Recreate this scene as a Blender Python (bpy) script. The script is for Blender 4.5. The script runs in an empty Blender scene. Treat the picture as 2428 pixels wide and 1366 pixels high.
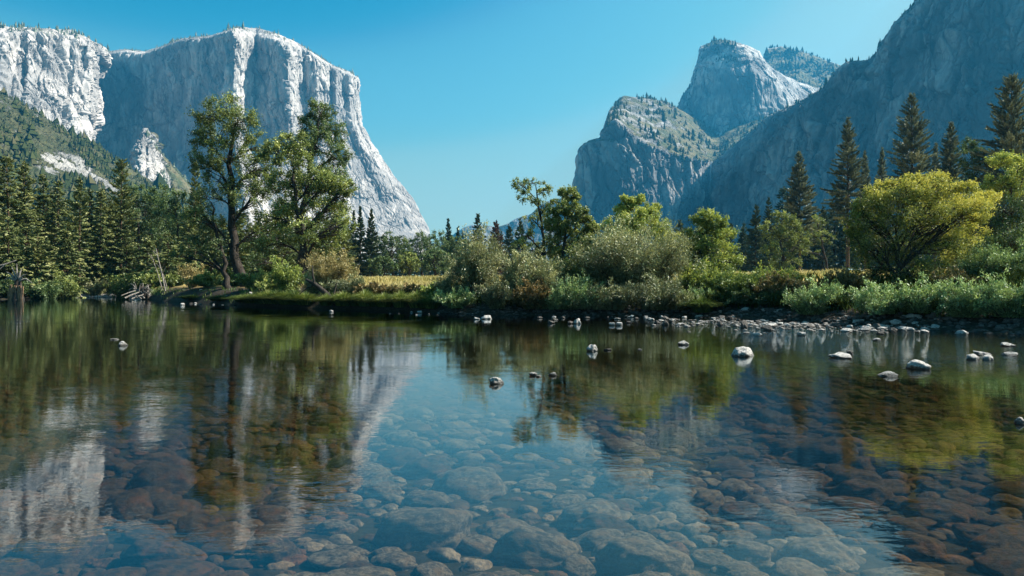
import bpy, math, random
import numpy as np
from mathutils import Vector

# ------------------------------------------------------------------ camera, sky, sun, exposure
SC = bpy.context.scene
COL = SC.collection
F = 1618.7          # focal length in photograph pixels (24 mm on a 36 mm wide frame)
HX, HY = 1214.0, 684.0
CAMH = 1.6
cam_data = bpy.data.cameras.new("camera")
cam_data.lens = 24.0
cam_data.sensor_width = 36.0
cam_data.clip_start = 0.1
cam_data.clip_end = 30000.0
cam = bpy.data.objects.new("camera", cam_data)
cam.location = (0, 0, CAMH)
cam.rotation_euler = (math.radians(90), 0, 0)
COL.objects.link(cam)
SC.camera = cam

SUN_AZ, SUN_EL = math.radians(80), math.radians(43)   # azimuth clockwise from straight ahead
world = bpy.data.worlds.new("World")
SC.world = world
world.use_nodes = True
wn = world.node_tree.nodes
wl = world.node_tree.links
bg = wn["Background"]
sky = wn.new("ShaderNodeTexSky")
sky.sky_type = 'NISHITA'
sky.sun_disc = False
sky.sun_elevation = SUN_EL
sky.sun_rotation = SUN_AZ
sky.altitude = 1200
sky.air_density = 1.0
sky.dust_density = 3.0
sky.ozone_density = 1.4
# grade of the sky light itself: deep teal overhead, paler towards the sun and the horizon
K = 0.2426
sep = wn.new("ShaderNodeSeparateColor")
com = wn.new("ShaderNodeCombineColor")
wl.new(sky.outputs[0], sep.inputs[0])
SKY_CURVES = (
    (0.72, [(0, 0), (.2, .008), (.23, .022), (.258, .105), (.345, .225), (.39, .36), (.52, .46), (.8, .53), (2, .62)]),
    (1.02, [(0, 0), (.3, .14), (.53, .332), (.585, .455), (.75, .60), (.82, .67), (1.055, .745), (1.5, .86), (2, 1.0)]),
    (0.98, [(0, 0), (.5, .27), (.85, .535), (.946, .64), (1.156, .67), (1.29, .715), (1.6, .80), (2, .86)]))
for ch, (tn, pts) in enumerate(SKY_CURVES):
    mul = wn.new("ShaderNodeMath"); mul.operation = 'MULTIPLY'
    mul.inputs[1].default_value = tn * K / 2
    fc = wn.new("ShaderNodeFloatCurve")
    cv = fc.mapping.curves[0]
    for k, (px_, py_) in enumerate(pts):
        if k == 0: cv.points[0].location = (0, 0)
        elif k == len(pts) - 1: cv.points[len(cv.points) - 1].location = (px_ / 2, py_ / 2)
        else: cv.points.new(px_ / 2, py_ / 2)
    fc.mapping.update()
    m2 = wn.new("ShaderNodeMath"); m2.operation = 'MULTIPLY'
    m2.inputs[1].default_value = 2 / K
    wl.new(sep.outputs[ch], mul.inputs[0]); wl.new(mul.outputs[0], fc.inputs["Value"])
    wl.new(fc.outputs[0], m2.inputs[0]); wl.new(m2.outputs[0], com.inputs[ch])
wl.new(com.outputs[0], bg.inputs[0])
bg.inputs[1].default_value = 0.0915

sun_data = bpy.data.lights.new("sun", 'SUN')
sun_data.energy = 5.0
sun_data.angle = math.radians(0.5)
sun_data.color = (1.0, 0.93, 0.84)
sun = bpy.data.objects.new("sun", sun_data)
sdir = Vector((math.cos(SUN_EL) * math.sin(SUN_AZ), math.cos(SUN_EL) * math.cos(SUN_AZ), math.sin(SUN_EL)))
sun.rotation_euler = (-sdir).to_track_quat('-Z', 'Y').to_euler()
COL.objects.link(sun)

SC.view_settings.view_transform = 'Standard'
SC.view_settings.look = 'None'
SC.view_settings.exposure = 1.4
SC.view_settings.gamma = 1.0
SC.cycles.max_bounces = 8
SC.cycles.diffuse_bounces = 3
SC.cycles.transmission_bounces = 4
SC.cycles.transparent_max_bounces = 12
SC.cycles.volume_bounces = 0
SC.cycles.use_denoising = True
SC.cycles.caustics_reflective = False
SC.cycles.caustics_refractive = False
SC.cycles.sample_clamp_indirect = 6.0

# ------------------------------------------------------------------ helpers
def at(px, py, Y):
    """the point of the place seen at a photograph pixel, Y metres ahead of the camera"""
    return np.array(((px - HX) / F * Y, Y, CAMH - (py - HY) / F * Y))

_P = np.random.RandomState(7).permutation(4096)
_G = np.random.RandomState(8).normal(size=(4096, 3))
_G /= np.linalg.norm(_G, axis=1)[:, None]

def noise3(p):
    i = np.floor(p).astype(np.int64)
    f = p - i
    u = f * f * f * (f * (f * 6 - 15) + 10)
    res = 0
    for dx in (0, 1):
        wx = u[:, 0] if dx else 1 - u[:, 0]
        for dy in (0, 1):
            wy = u[:, 1] if dy else 1 - u[:, 1]
            for dz in (0, 1):
                wz = u[:, 2] if dz else 1 - u[:, 2]
                h = _P[(_P[(_P[(i[:, 0] + dx) & 4095] + i[:, 1] + dy) & 4095] + i[:, 2] + dz) & 4095]
                g = _G[h]
                d = g[:, 0] * (f[:, 0] - dx) + g[:, 1] * (f[:, 1] - dy) + g[:, 2] * (f[:, 2] - dz)
                res = res + wx * wy * wz * d
    return res * 1.6

def fbm(p, octaves=4, ridged=False, gain=0.5):
    a, s, tot = 1.0, 0.0, 0.0
    for k in range(octaves):
        n = noise3(p * (2.03 ** k) + 17.3 * k)
        if ridged:
            n = 1 - 2 * np.abs(n)
        s = s + a * n
        tot += a
        a *= gain
    return s / tot

def flakes(p, jitter=0.9):
    """value of the nearest cell (0..1) and the gap between the two nearest: broken blocks and cracks"""
    p = p.astype(np.float32)
    b = np.floor(p - 0.5).astype(np.int64)
    d1 = np.full(len(p), 9e9, np.float32); d2 = d1.copy(); val = np.zeros(len(p), np.float32)
    H = np.random.RandomState(3).rand(4096, 4).astype(np.float32)
    for dx in (0, 1):
        for dy in (0, 1):
            for dz in (0, 1):
                c = b + np.array((dx, dy, dz))
                h = _P[(_P[(_P[c[:, 0] & 4095] + c[:, 1]) & 4095] + c[:, 2]) & 4095]
                q = c + 0.5 + (H[h, :3] - 0.5) * jitter - p
                d = np.sqrt((q * q).sum(1)).astype(np.float32)
                nearer = d < d1
                d2 = np.where(nearer, d1, np.minimum(d2, d))
                val = np.where(nearer, H[h, 3], val)
                d1 = np.where(nearer, d, d1)
    return val, d2 - d1

def mesh_from(name, verts, faces, mat=None, smooth=False, attrs=None, parent=None, mats=None):
    """verts (N,3); faces (M,k) int array with k = 3 or 4; attrs {name: per-vertex float array}"""
    verts = np.asarray(verts, np.float32)
    faces = np.asarray(faces, np.int32)
    me = bpy.data.meshes.new(name)
    n, k = len(verts), faces.shape[1]
    me.vertices.add(n)
    me.vertices.foreach_set("co", verts.ravel())
    me.loops.add(len(faces) * k)
    me.loops.foreach_set("vertex_index", faces.ravel())
    me.polygons.add(len(faces))
    me.polygons.foreach_set("loop_start", np.arange(0, len(faces) * k, k, dtype=np.int32))
    me.polygons.foreach_set("loop_total", np.full(len(faces), k, np.int32))
    me.polygons.foreach_set("use_smooth", np.full(len(faces), bool(smooth)))
    for an, av in (attrs or {}).items():
        a = me.attributes.new(an, 'FLOAT', 'POINT')
        a.data.foreach_set("value", np.asarray(av, np.float32))
    me.update(calc_edges=True)
    if mat:
        me.materials.append(mat)
    return me

def link(name, me, parent=None, loc=None):
    o = bpy.data.objects.new(name, me)
    COL.objects.link(o)
    if parent:
        o.parent = parent
    if loc is not None:
        o.location = loc
    return o

def tag(o, label=None, cat=None, group=None, kind=None):
    if label:
        o["label"] = label
    if cat:
        o["category"] = cat
    if group:
        o["group"] = group
    if kind:
        o["kind"] = kind
    return o

def grid_faces(nu, nv):
    i = np.arange(nu - 1)[:, None] * nv + np.arange(nv - 1)[None, :]
    i = i.ravel()
    return np.stack([i, i + nv, i + nv + 1, i + 1], 1)

# node graph helper
class Mat:
    def __init__(self, name):
        self.m = bpy.data.materials.new(name)
        self.m.use_nodes = True
        self.t = self.m.node_tree
        self.t.nodes.clear()
        self.out = self.t.nodes.new("ShaderNodeOutputMaterial")
    def n(self, typ, **kw):
        nd = self.t.nodes.new("ShaderNode" + typ)
        for k, v in kw.items():
            setattr(nd, k, v)
        return nd
    def set(self, sock, v):
        if isinstance(v, bpy.types.NodeSocket):
            self.t.links.new(v, sock)
        elif v is not None:
            if sock.type == 'RGBA' and len(v) == 3:
                v = (*v, 1)
            sock.default_value = v
    def noise(self, vec, scale, detail=4, rough=0.5, dist=0.0, typ='FBM'):
        nd = self.n("TexNoise")
        self.set(nd.inputs["Vector"], vec)
        nd.inputs["Scale"].default_value = scale
        nd.inputs["Detail"].default_value = detail
        nd.inputs["Roughness"].default_value = rough
        nd.inputs["Distortion"].default_value = dist
        return nd.outputs[0]
    def voro(self, vec, scale, feature='F1'):
        nd = self.n("TexVoronoi", feature=feature)
        self.set(nd.inputs["Vector"], vec)
        nd.inputs["Scale"].default_value = scale
        return nd.outputs[0]
    def mapv(self, vec, scale=(1, 1, 1), loc=(0, 0, 0), rot=(0, 0, 0)):
        nd = self.n("Mapping")
        self.set(nd.inputs[0], vec)
        nd.inputs[1].default_value = loc
        nd.inputs[2].default_value = rot
        nd.inputs[3].default_value = scale
        return nd.outputs[0]
    def coord(self, which="Object"):
        return self.n("TexCoord").outputs[which]
    def pos(self):
        return self.n("NewGeometry").outputs["Position"]
    def attr(self, name):
        return self.n("Attribute", attribute_name=name).outputs["Fac"]
    def mix(self, fac, a, b, blend='MIX'):
        nd = self.n("Mix", data_type='RGBA', blend_type=blend)
        self.set(nd.inputs[0], fac)
        self.set(nd.inputs[6], a)
        self.set(nd.inputs[7], b)
        return nd.outputs[2]
    def math(self, op, a, b=None, c=None, clamp=False):
        nd = self.n("Math", operation=op, use_clamp=clamp)
        self.set(nd.inputs[0], a)
        if b is not None:
            self.set(nd.inputs[1], b)
        if c is not None:
            self.set(nd.inputs[2], c)
        return nd.outputs[0]
    def step(self, v, lo, hi, a=0.0, b=1.0):
        nd = self.n("MapRange", interpolation_type='SMOOTHSTEP')
        self.set(nd.inputs[0], v)
        nd.inputs[1].default_value = lo
        nd.inputs[2].default_value = hi
        nd.inputs[3].default_value = a
        nd.inputs[4].default_value = b
        return nd.outputs[0]
    def bump(self, h, dist=1.0, strength=1.0, normal=None):
        nd = self.n("Bump")
        nd.inputs["Strength"].default_value = strength
        nd.inputs["Distance"].default_value = dist
        self.set(nd.inputs["Height"], h)
        if normal is not None:
            self.set(nd.inputs["Normal"], normal)
        return nd.outputs[0]
    def principled(self, color, rough=0.8, spec=0.3, normal=None):
        b = self.n("BsdfPrincipled")
        self.set(b.inputs["Base Color"], color)
        self.set(b.inputs["Roughness"], rough)
        b.inputs["Specular IOR Level"].default_value = spec
        if normal is not None:
            self.set(b.inputs["Normal"], normal)
        return b.outputs[0]
    def finish(self, shader):
        self.t.links.new(shader, self.out.inputs[0])
        return self.m

# ------------------------------------------------------------------ materials of the setting
def granite(name, light=(0.50, 0.47, 0.43), dark=(0.22, 0.22, 0.22), veg=(0.060, 0.075, 0.032), vegbias=0.0, dry=(0.15, 0.13, 0.07)):
    m = Mat(name)
    p = m.pos()
    big = m.noise(p, 1 / 160, 5, 0.55)
    streak = m.noise(m.mapv(p, (1 / 20, 1 / 20, 1 / 120), rot=(0.12, 0.2, 0)), 1.0, 5, 0.6)
    fine = m.noise(p, 1 / 14, 6, 0.62)
    c = m.mix(m.step(big, 0.36, 0.64), dark, light)
    c = m.mix(m.step(streak, 0.40, 0.60, 0.0, 1.0), m.mix(0.40, c, dark), c)
    c = m.mix(m.step(fine, 0.30, 0.52), m.mix(0.5, c, dark), c)
    tn = m.attr("tone")
    c = m.mix(m.step(tn, -0.75, 0.05, 0.75, 0.0), c, dark)
    c = m.mix(m.step(tn, 0.15, 0.8, 0.0, 0.5), c, m.mix(0.4, light, (0.72, 0.68, 0.62)))
    stain = m.noise(m.mapv(p, (1 / 45, 1 / 45, 1 / 420), (3, 7, 1)), 1.0, 4, 0.55)
    c = m.mix(m.step(stain, 0.52, 0.66, 0.0, 0.75), c, m.mix(0.35, dark, (0.10, 0.105, 0.11)))
    wp = m.n("VectorMath", operation='ADD')
    m.set(wp.inputs[0], p)
    ns = m.n("TexNoise"); m.set(ns.inputs["Vector"], p); ns.inputs["Scale"].default_value = 1 / 55; ns.inputs["Detail"].default_value = 3
    sc_ = m.n("VectorMath", operation='SCALE'); m.set(sc_.inputs[0], ns.outputs["Color"]); sc_.inputs["Scale"].default_value = 38
    m.set(wp.inputs[1], sc_.outputs[0])
    ck = m.voro(m.mapv(wp.outputs[0], (1 / 48, 1 / 48, 1 / 120), rot=(0.15, 0.22, 0.3)), 1.0, 'DISTANCE_TO_EDGE')
    ck2 = m.voro(m.mapv(wp.outputs[0], (1 / 22, 1 / 22, 1 / 40), rot=(-0.3, 0.1, 0.7)), 1.0, 'DISTANCE_TO_EDGE')
    crack = m.math('MINIMUM', m.step(ck, 0.0, 0.085), m.step(ck2, 0.0, 0.07, 0.45, 1.0))
    cm = m.step(m.noise(p, 1 / 90, 3, .5), .38, .6, 0.0, 1.0)
    crack = m.math('SUBTRACT', 1.0, m.math('MULTIPLY', m.math('SUBTRACT', 1.0, crack), cm))
    c = m.mix(m.math('MULTIPLY_ADD', crack, -0.62, 0.62), c, m.mix(0.5, dark, (0.05, 0.05, 0.05)))
    v = m.attr("veg")
    vn = m.noise(p, 1 / 60, 7, 0.68)
    v = m.step(m.math('ADD', m.math('ADD', v, vegbias), m.math('MULTIPLY', m.math('SUBTRACT', vn, 0.5), 2.2)), 0.42, 0.62)
    gn = m.noise(p, 1 / 40, 5, 0.65)
    vc = m.mix(m.step(gn, 0.38, 0.62), veg, dry)
    c = m.mix(v, c, vc)
    b1 = m.noise(m.mapv(p, (1 / 18, 1 / 18, 1 / 70)), 1.0, 6, 0.55)
    b = m.bump(b1, 6.0, 0.6)
    b = m.bump(crack, 7.0, 0.8, b)
    vb = m.noise(p, 1 / 16, 4, 0.6)
    b = m.bump(m.math('MULTIPLY', vb, v), 9.0, 0.8, b)
    return m.finish(m.principled(c, 0.9, 0.15, b))

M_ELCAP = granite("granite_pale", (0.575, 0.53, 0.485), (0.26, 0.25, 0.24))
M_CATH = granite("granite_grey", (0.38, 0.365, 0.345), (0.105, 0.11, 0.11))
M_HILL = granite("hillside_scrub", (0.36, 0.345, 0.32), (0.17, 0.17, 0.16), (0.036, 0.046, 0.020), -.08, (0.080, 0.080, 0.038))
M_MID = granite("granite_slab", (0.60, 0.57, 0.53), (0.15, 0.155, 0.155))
M_FAR = granite("far_ridge_rock", (0.4, 0.4, 0.4), (0.2, 0.21, 0.2))

# ------------------------------------------------------------------ mountains: lofted control nets + rock relief
def interp_net(net, nu, nv, su=0.0, ucoord=None):
    """net: list of columns, each a list of (px,py,Y) rows -> dense world grid (nu,nv,3)"""
    A = np.array([[at(*q) for q in colm] for colm in net])       # (C,R,3)
    C, R = A.shape[:2]
    px = np.array([[q[0] for q in colm] for colm in net])
    uc = np.cumsum(np.r_[0, np.abs(np.diff(px.mean(1))) + 4]); uc /= uc[-1]
    zz = A[:, :, 2].mean(0); yy = A[:, :, 1].mean(0)
    vc = np.cumsum(np.r_[0, np.hypot(np.diff(zz), 0.35 * np.diff(yy)) + 10]); vc /= vc[-1]
    u = np.linspace(0, 1, nu); v = np.linspace(0, 1, nv)
    B = np.empty((nu, R, 3))
    for r in range(R):
        for k in range(3):
            B[:, r, k] = np.interp(u, uc, A[:, r, k])
    D = np.empty((nu, nv, 3))
    for i in range(nu):
        for k in range(3):
            D[i, :, k] = np.interp(v, vc, B[i, :, k])
    return D

def smooth_grid(D, nu_s, nv_s):
    def conv(A, s, axis):
        if s < 1: return A
        k = np.hanning(2 * s + 3)[1:-1]; k /= k.sum()
        pad = [(0, 0)] * A.ndim; pad[axis] = (s, s)
        P = np.pad(A, pad, mode='edge')
        return np.apply_along_axis(lambda x: np.convolve(x, k, 'valid'), axis, P)
    return conv(conv(D, nu_s, 0), nv_s, 1)

def grid_normals(D):
    du = np.gradient(D, axis=0); dv = np.gradient(D, axis=1)
    n = np.cross(du, dv)
    n /= np.linalg.norm(n, axis=2)[:, :, None] + 1e-9
    return n

def mountain(name, net, mat, label, cat, nu=500, nv=260, sm=(3, 3), flute=22, block=16, small=6, fl=(45, 220), seed=0, veg=None, vegslope=0.62, tri=None, keep=None, fk=(0, 0)):
    D = interp_net(net, nu, nv)
    D = smooth_grid(D, *sm)
    n = grid_normals(D)
    flip = -np.sign((n[:, :, 2]).mean())       # outward = upward on the whole
    n = n * (-flip)
    p = D.reshape(-1, 3) + seed * 991.7
    steep = np.clip(1 - np.abs(n[:, :, 2].reshape(-1)) * 1.1, 0.15, 1)
    f1 = fbm(p / np.array((fl[0], fl[0], fl[1])), 4, True, 0.55)
    f2 = fbm(p / np.array((110, 110, 150)), 4)
    f3 = fbm(p / np.array((20, 20, 34)), 4, True, 0.6)
    d = (flute * f1 * steep + block * f2 * (0.4 + 0.6 * steep) + small * f3)
    tone = np.zeros(len(p))
    if fk[0]:
        wv_ = p + np.stack([noise3(p / 70), noise3(p / 70 + 31), noise3(p / 120 + 57)], 1) * (16, 16, 40)
        sk_ = wv_ @ np.array(((1, 0, .22), (0, 1, .1), (-.12, 0, 1))).T
        v1, g1 = flakes(sk_ / np.array((62, 62, 230)))
        v2, g2 = flakes(sk_ / np.array((24, 24, 62)) + 11)
        v3, g3 = flakes(wv_ / np.array((120, 120, 90)) + 23)
        d = d + steep * (fk[0] * (v1 - .5) + fk[1] * (v2 - .5) + fk[0] * .7 * (v3 - .5) - fk[1] * .8 * np.clip(1 - g1 / .10, 0, 1) - fk[1] * .4 * np.clip(1 - g2 / .12, 0, 1))
        tone = (v1 - .5) * .8 + (v2 - .5) * .6 + (v3 - .5) * .5 - .9 * np.clip(1 - g1 / .07, 0, 1)
    if keep is not None:
        d = d * np.repeat(np.interp(np.linspace(0, 1, nv), keep[0], keep[1])[None, :], nu, 0).ravel()
    V = D.reshape(-1, 3) + d[:, None] * n.reshape(-1, 3)
    n2 = grid_normals(V.reshape(nu, nv, 3)) * (-flip)
    up = n2[:, :, 2].ravel()
    v = np.clip((up - vegslope) / 0.25, 0, 1)
    if veg is not None:
        v = veg(V, v, np.repeat(np.linspace(0, 1, nv)[None, :], nu, 0).ravel(), np.repeat(np.linspace(0, 1, nu)[:, None], nv, 1).ravel())
    fa = grid_faces(nu, nv)
    if flip > 0:
        fa = fa[:, ::-1]
    me = mesh_from(name, V, fa, mat, False, {"veg": v, "tone": tone})
    o = link(name, me)
    tag(o, label, cat, None, "structure")
    return o, V.reshape(nu, nv, 3)

GRIDS = {}
# -- the big pale monolith
sky_ec = [(215, 128), (250, 125), (300, 118), (340, 125), (380, 112), (400, 98), (440, 90), (500, 85), (530, 72), (575, 65), (625, 70), (660, 80), (700, 100), (740, 125), (790, 155), (830, 172), (846, 182)]
def ec_sky(px):
    return float(np.interp(px, [a for a, b in sky_ec], [b for a, b in sky_ec]))
ec_cols = [(190, 3120, 195), (225, 3140, 225), (300, 3110, 300), (345, 3050, 345), (380, 2980, 385), (430, 2890, 440), (500, 2770, 520), (550, 2640, 570), (557, 2625, 590), (582, 2735, 612), (607, 2860, 640), (613, 2830, 650), (650, 2775, 690), (684, 2740, 718), (690, 2790, 730), (712, 2930, 755), (726, 2960, 782), (732, 2915, 792), (752, 2885, 812), (757, 2930, 825), (774, 3020, 842), (786, 3060, 856), (790, 3030, 865), (797, 3015, 880), (804, 3080, 900), (819, 3170, 925), (823, 3145, 935), (829, 3135, 955), (835, 3200, 985), (846, 3290, 1005), (851, 3430, 1018)]
net = []
for px, Y, pb in ec_cols:
    ys = ec_sky(px)
    Yl = float(np.interp(px, (190, 300, 380, 500, 558, 853), (3120, 3110, 2980, 2770, 2640, 3380)))
    if px > 690: Y = .66 * Y + .34 * Yl                 # the right half is one more continuous sunlit face
    edge = ys + (17 if 555 < px < 700 else 5)
    mx_ = lambda k: k * Y + (1 - k) * Yl
    w = 1 if px > 700 else 0.2
    net.append([
        (pb + 20, 650, Yl - 520), (pb + 6, 585, mx_(.05) - 330), (pb, 545, mx_(.15) - 190), (px + (pb - px) * 0.80, 480, mx_(.2) - 105), (px + (pb - px) * 0.42, 400, mx_(.4) - 60),
        (px + (pb - px) * 0.16 * w, 335, mx_(.7) - 34), (px + (pb - px) * 0.02, 290, Y - 18), (px, (edge + 285) / 2, Y - 8), (px, edge, Y),
        (px + (0 if px < 840 else -4), ys, Y + 130), (px - 4, ys + 26, Y + 700), (px - 4, 660, Y + 1000)])
_, GRIDS['elcap'] = mountain("mountain", net, M_ELCAP, "huge pale granite monolith with sheer sunlit prow and shaded left wall", "mountain", 800, 440, (1, 3), 7, 12, 2.4, (60, 300), 1, fk=(17, 9), keep=((0, .40, .47, 1), (1, 1, .45, .45)),
         veg=lambda V, v, vv, uu: np.where(vv > 0.60, np.clip(v * 0.9, 0, .75), v * 0.15))

# -- rugged cliff at the far left
sk = [(-420, 60), (-200, 75), (-60, 60), (0, 68), (60, 65), (110, 68), (165, 76), (195, 86), (215, 96), (240, 115), (252, 128)]
net = []
for px, Y, e in [(-420, 1950, 0), (-250, 2060, 0), (-120, 2160, 0), (-40, 2250, 0), (0, 2270, 0), (60, 2380, 0), (66, 2360, 0), (130, 2450, 0), (170, 2560, 0), (176, 2520, 0), (205, 2590, 0), (210, 2560, 0), (240, 2700, 0), (252, 2790, 0), (256, 2900, 0)]:
    ys = float(np.interp(px, [a for a, b in sk], [b for a, b in sk]))
    q = max(0, (px - 190) / 62.0)
    net.append([(px + 20 - 20 * q, 560, Y - 700), (px - 8 * q, 420, Y - 420), (px - 24 * q, 345, Y - 210), (px - 32 * q, 300, Y - 120), (px - 28 * q, 200, Y - 60), (px - 2 * q, 160, Y - 25), (px, ys + 12, Y), (px, ys, Y + 60), (px, ys + 30, Y + 500), (px, 660, Y + 800)])
_, GRIDS['leftcliff'] = mountain("mountain", net, M_ELCAP, "rugged bright granite cliff standing left of the shaded alcove", "mountain", 520, 380, (2, 2), 16, 34, 5, (80, 150), 2, fk=(30, 14),
         veg=lambda V, v, vv, uu: np.where(vv > 0.70, np.clip(v, 0, .9), v * 0.35))

# -- green hillside below it
sk = [(-420, 40), (-200, 150), (0, 228), (60, 262), (130, 308), (200, 340), (232, 352), (270, 388), (300, 412), (350, 432), (440, 480), (520, 540), (600, 600)]
net = []
for px, Y in [(-420, 1000), (-200, 1100), (0, 1250), (60, 1300), (130, 1350), (200, 1400), (232, 1420), (270, 1430), (350, 1440), (440, 1450), (520, 1460), (600, 1470)]:
    ys = float(np.interp(px, [a for a, b in sk], [b for a, b in sk]))
    net.append([(px + 30, 700, 330), (px + 20, 655, 520), (px + 5, ys * .45 + 640 * .55, 850), (px, ys * .8 + 640 * .2, Y - 200), (px, ys, Y), (px, ys + 25, Y + 300), (px, 690, Y + 600)])
def hill_veg(V, v, vv, uu):
    px = HX + F * V[:, 0] / V[:, 1]; py = HY - F * (V[:, 2] - CAMH) / V[:, 1]
    rock = np.exp(-(((px - 135) / 46) ** 2 + ((py - 388) / 24) ** 2)) * (0.75 + 1.2 * noise3(V / 30.0)) + np.exp(-(((px - 235 - (py - 430) * 1.6) / 16) ** 2 + ((py - 430) / 22) ** 2)) * 1.5
    return np.clip(0.92 - rock * 1.2, 0, 1)
_, GRIDS['hill'] = mountain("hill", net, M_HILL, "scrub covered green hillside with pale rock outcrops under the left cliff", "hillside", 420, 260, (4, 4), 6, 20, 11, (60, 60), 3, veg=hill_veg)

# -- rocky pinnacle in front of the alcove
sk = [(270, 470), (300, 428), (312, 398), (320, 362), (326, 352), (331, 334), (336, 338), (343, 305), (348, 308), (353, 330), (360, 330), (366, 346), (400, 388), (430, 420), (460, 470), (500, 540)]
net = []
for px, Y in [(270, 1900), (300, 1920), (312, 1900), (320, 1930), (326, 1890), (331, 1920), (336, 1900), (343, 1950), (348, 1960), (353, 1925), (360, 1960), (366, 1950), (400, 1990), (430, 2010), (460, 2030), (500, 2040)]:
    ys = float(np.interp(px, [a for a, b in sk], [b for a, b in sk]))
    b = 600
    net.append([(px, b, Y - 460), (px, ys * .35 + b * .65, Y - 240), (px, ys * .75 + b * .25, Y - 90), (px, ys, Y), (px + 6, ys + 12, Y + 80), (px + 10, b, Y + 400)])
_, GRIDS['pinnacle'] = mountain("hill", net, M_ELCAP, "jagged rocky pinnacle rising below the shaded wall of the monolith", "rock spire", 300, 240, (1, 1), 14, 12, 6, (44, 90), 4, fk=(24, 14),
         veg=lambda V, v, vv, uu: np.clip(v * 0.5 + np.clip((HX + F * V[:, 0] / V[:, 1] - 352 - (HY - F * (V[:, 2] - CAMH) / V[:, 1] - 330) * 0.35) / 30, 0, 1) * 0.9, 0, 1))

# -- right side: lower buttress with hanging valley
sk = [(1340, 600), (1366, 500), (1372, 440), (1384, 352), (1395, 337), (1425, 326), (1440, 282), (1460, 243), (1475, 229), (1500, 231), (1540, 236), (1580, 242), (1610, 264), (1650, 282), (1685, 297), (1720, 300), (1760, 286), (1800, 272), (1860, 262), (1900, 258)]
ed = [(1340, 606), (1366, 506), (1372, 446), (1384, 358), (1395, 343), (1425, 334), (1440, 300), (1460, 285), (1480, 300), (1510, 330), (1545, 348), (1600, 366), (1650, 381), (1690, 382), (1720, 378), (1800, 372), (1900, 370)]
net = []
for px, Y in [(1340, 2350), (1366, 2260), (1372, 2240), (1384, 2230), (1395, 2220), (1425, 2200), (1440, 2200), (1460, 2190), (1475, 2190), (1500, 2190), (1540, 2200), (1580, 2230), (1610, 2260), (1650, 2330), (1664, 2380), (1672, 2450), (1690, 2480), (1706, 2480), (1730, 2380), (1800, 2350), (1900, 2350)]:
    ys = float(np.interp(px, [a for a, b in sk], [b for a, b in sk]))
    e = float(np.interp(px, [a for a, b in ed], [b for a, b in ed]))
    g = 1 if px > 1440 else 0.12
    net.append([(px, 690, Y - 130), (px, 600, Y - 45), (px, 500, Y - 12), (px, (e + 500) / 2, Y - 6), (px, e, Y), (px, e * .72 + ys * .28, Y + 150 * g + 10), (px, ys * .7 + e * .3, Y + 430 * g + 20), (px, ys, Y + 620 * g + 30), (px, ys + 30, Y + 1000), (px, 690, Y + 1200)])
def cath_veg(V, v, vv, uu):
    up = np.clip((vv - 0.42) / 0.05, 0, 1)
    px = HX + F * V[:, 0] / V[:, 1]
    return np.clip(v * (0.50 + 0.42 * np.clip((px - 1560) / 90, 0, 1)), 0, .95)
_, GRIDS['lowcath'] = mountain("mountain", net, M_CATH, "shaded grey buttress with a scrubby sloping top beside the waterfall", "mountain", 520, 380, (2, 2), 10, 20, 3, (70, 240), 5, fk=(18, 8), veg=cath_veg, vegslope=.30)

# -- middle peak
sk = [(1585, 330), (1606, 268), (1620, 226), (1643, 192), (1650, 160), (1655, 130), (1664, 110), (1690, 98), (1705, 96), (1730, 97), (1762, 106), (1795, 120), (1808, 135), (1825, 157), (1860, 181), (1900, 200), (1950, 212), (2000, 235), (2060, 280)]
net = []
for px, Y, w in [(1585, 3350, 0), (1606, 3300, 0), (1620, 3270, 0), (1643, 3230, 0), (1650, 3220, 0), (1664, 3190, .1), (1690, 3150, .25), (1705, 3120, .35), (1730, 3090, .55), (1762, 3060, .8), (1795, 3100, 1), (1825, 3190, 1), (1860, 3290, 1), (1900, 3400, 1), (1950, 3550, 1), (2000, 3700, 1), (2060, 3900, 1)]:
    ys = float(np.interp(px, [a for a, b in sk], [b for a, b in sk]))
    q = max(0.0, (px - 1700) / 100.0)
    sx = 80 * min(q, 1.0)
    net.append([(px + sx, 420, Y - 300), (px + sx, 330, Y - 190), (px + sx * .85, 270, Y - 120 - 40 * w), (px + sx * .55, ys + 75 + 0 * q, Y - 80 - 30 * w), (px + sx * .25, ys + 34, Y - 40), (px, ys + 7, Y), (px, ys, Y + 90), (px, ys + 40, Y + 600), (px, 640, Y + 900)])
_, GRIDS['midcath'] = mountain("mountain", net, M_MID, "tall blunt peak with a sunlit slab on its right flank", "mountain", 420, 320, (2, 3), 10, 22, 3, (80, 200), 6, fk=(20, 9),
         veg=lambda V, v, vv, uu: np.clip(v * 0.7 * np.clip((1790 - HX - F * V[:, 0] / V[:, 1]) / 60, .1, 1), 0, .8))

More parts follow.
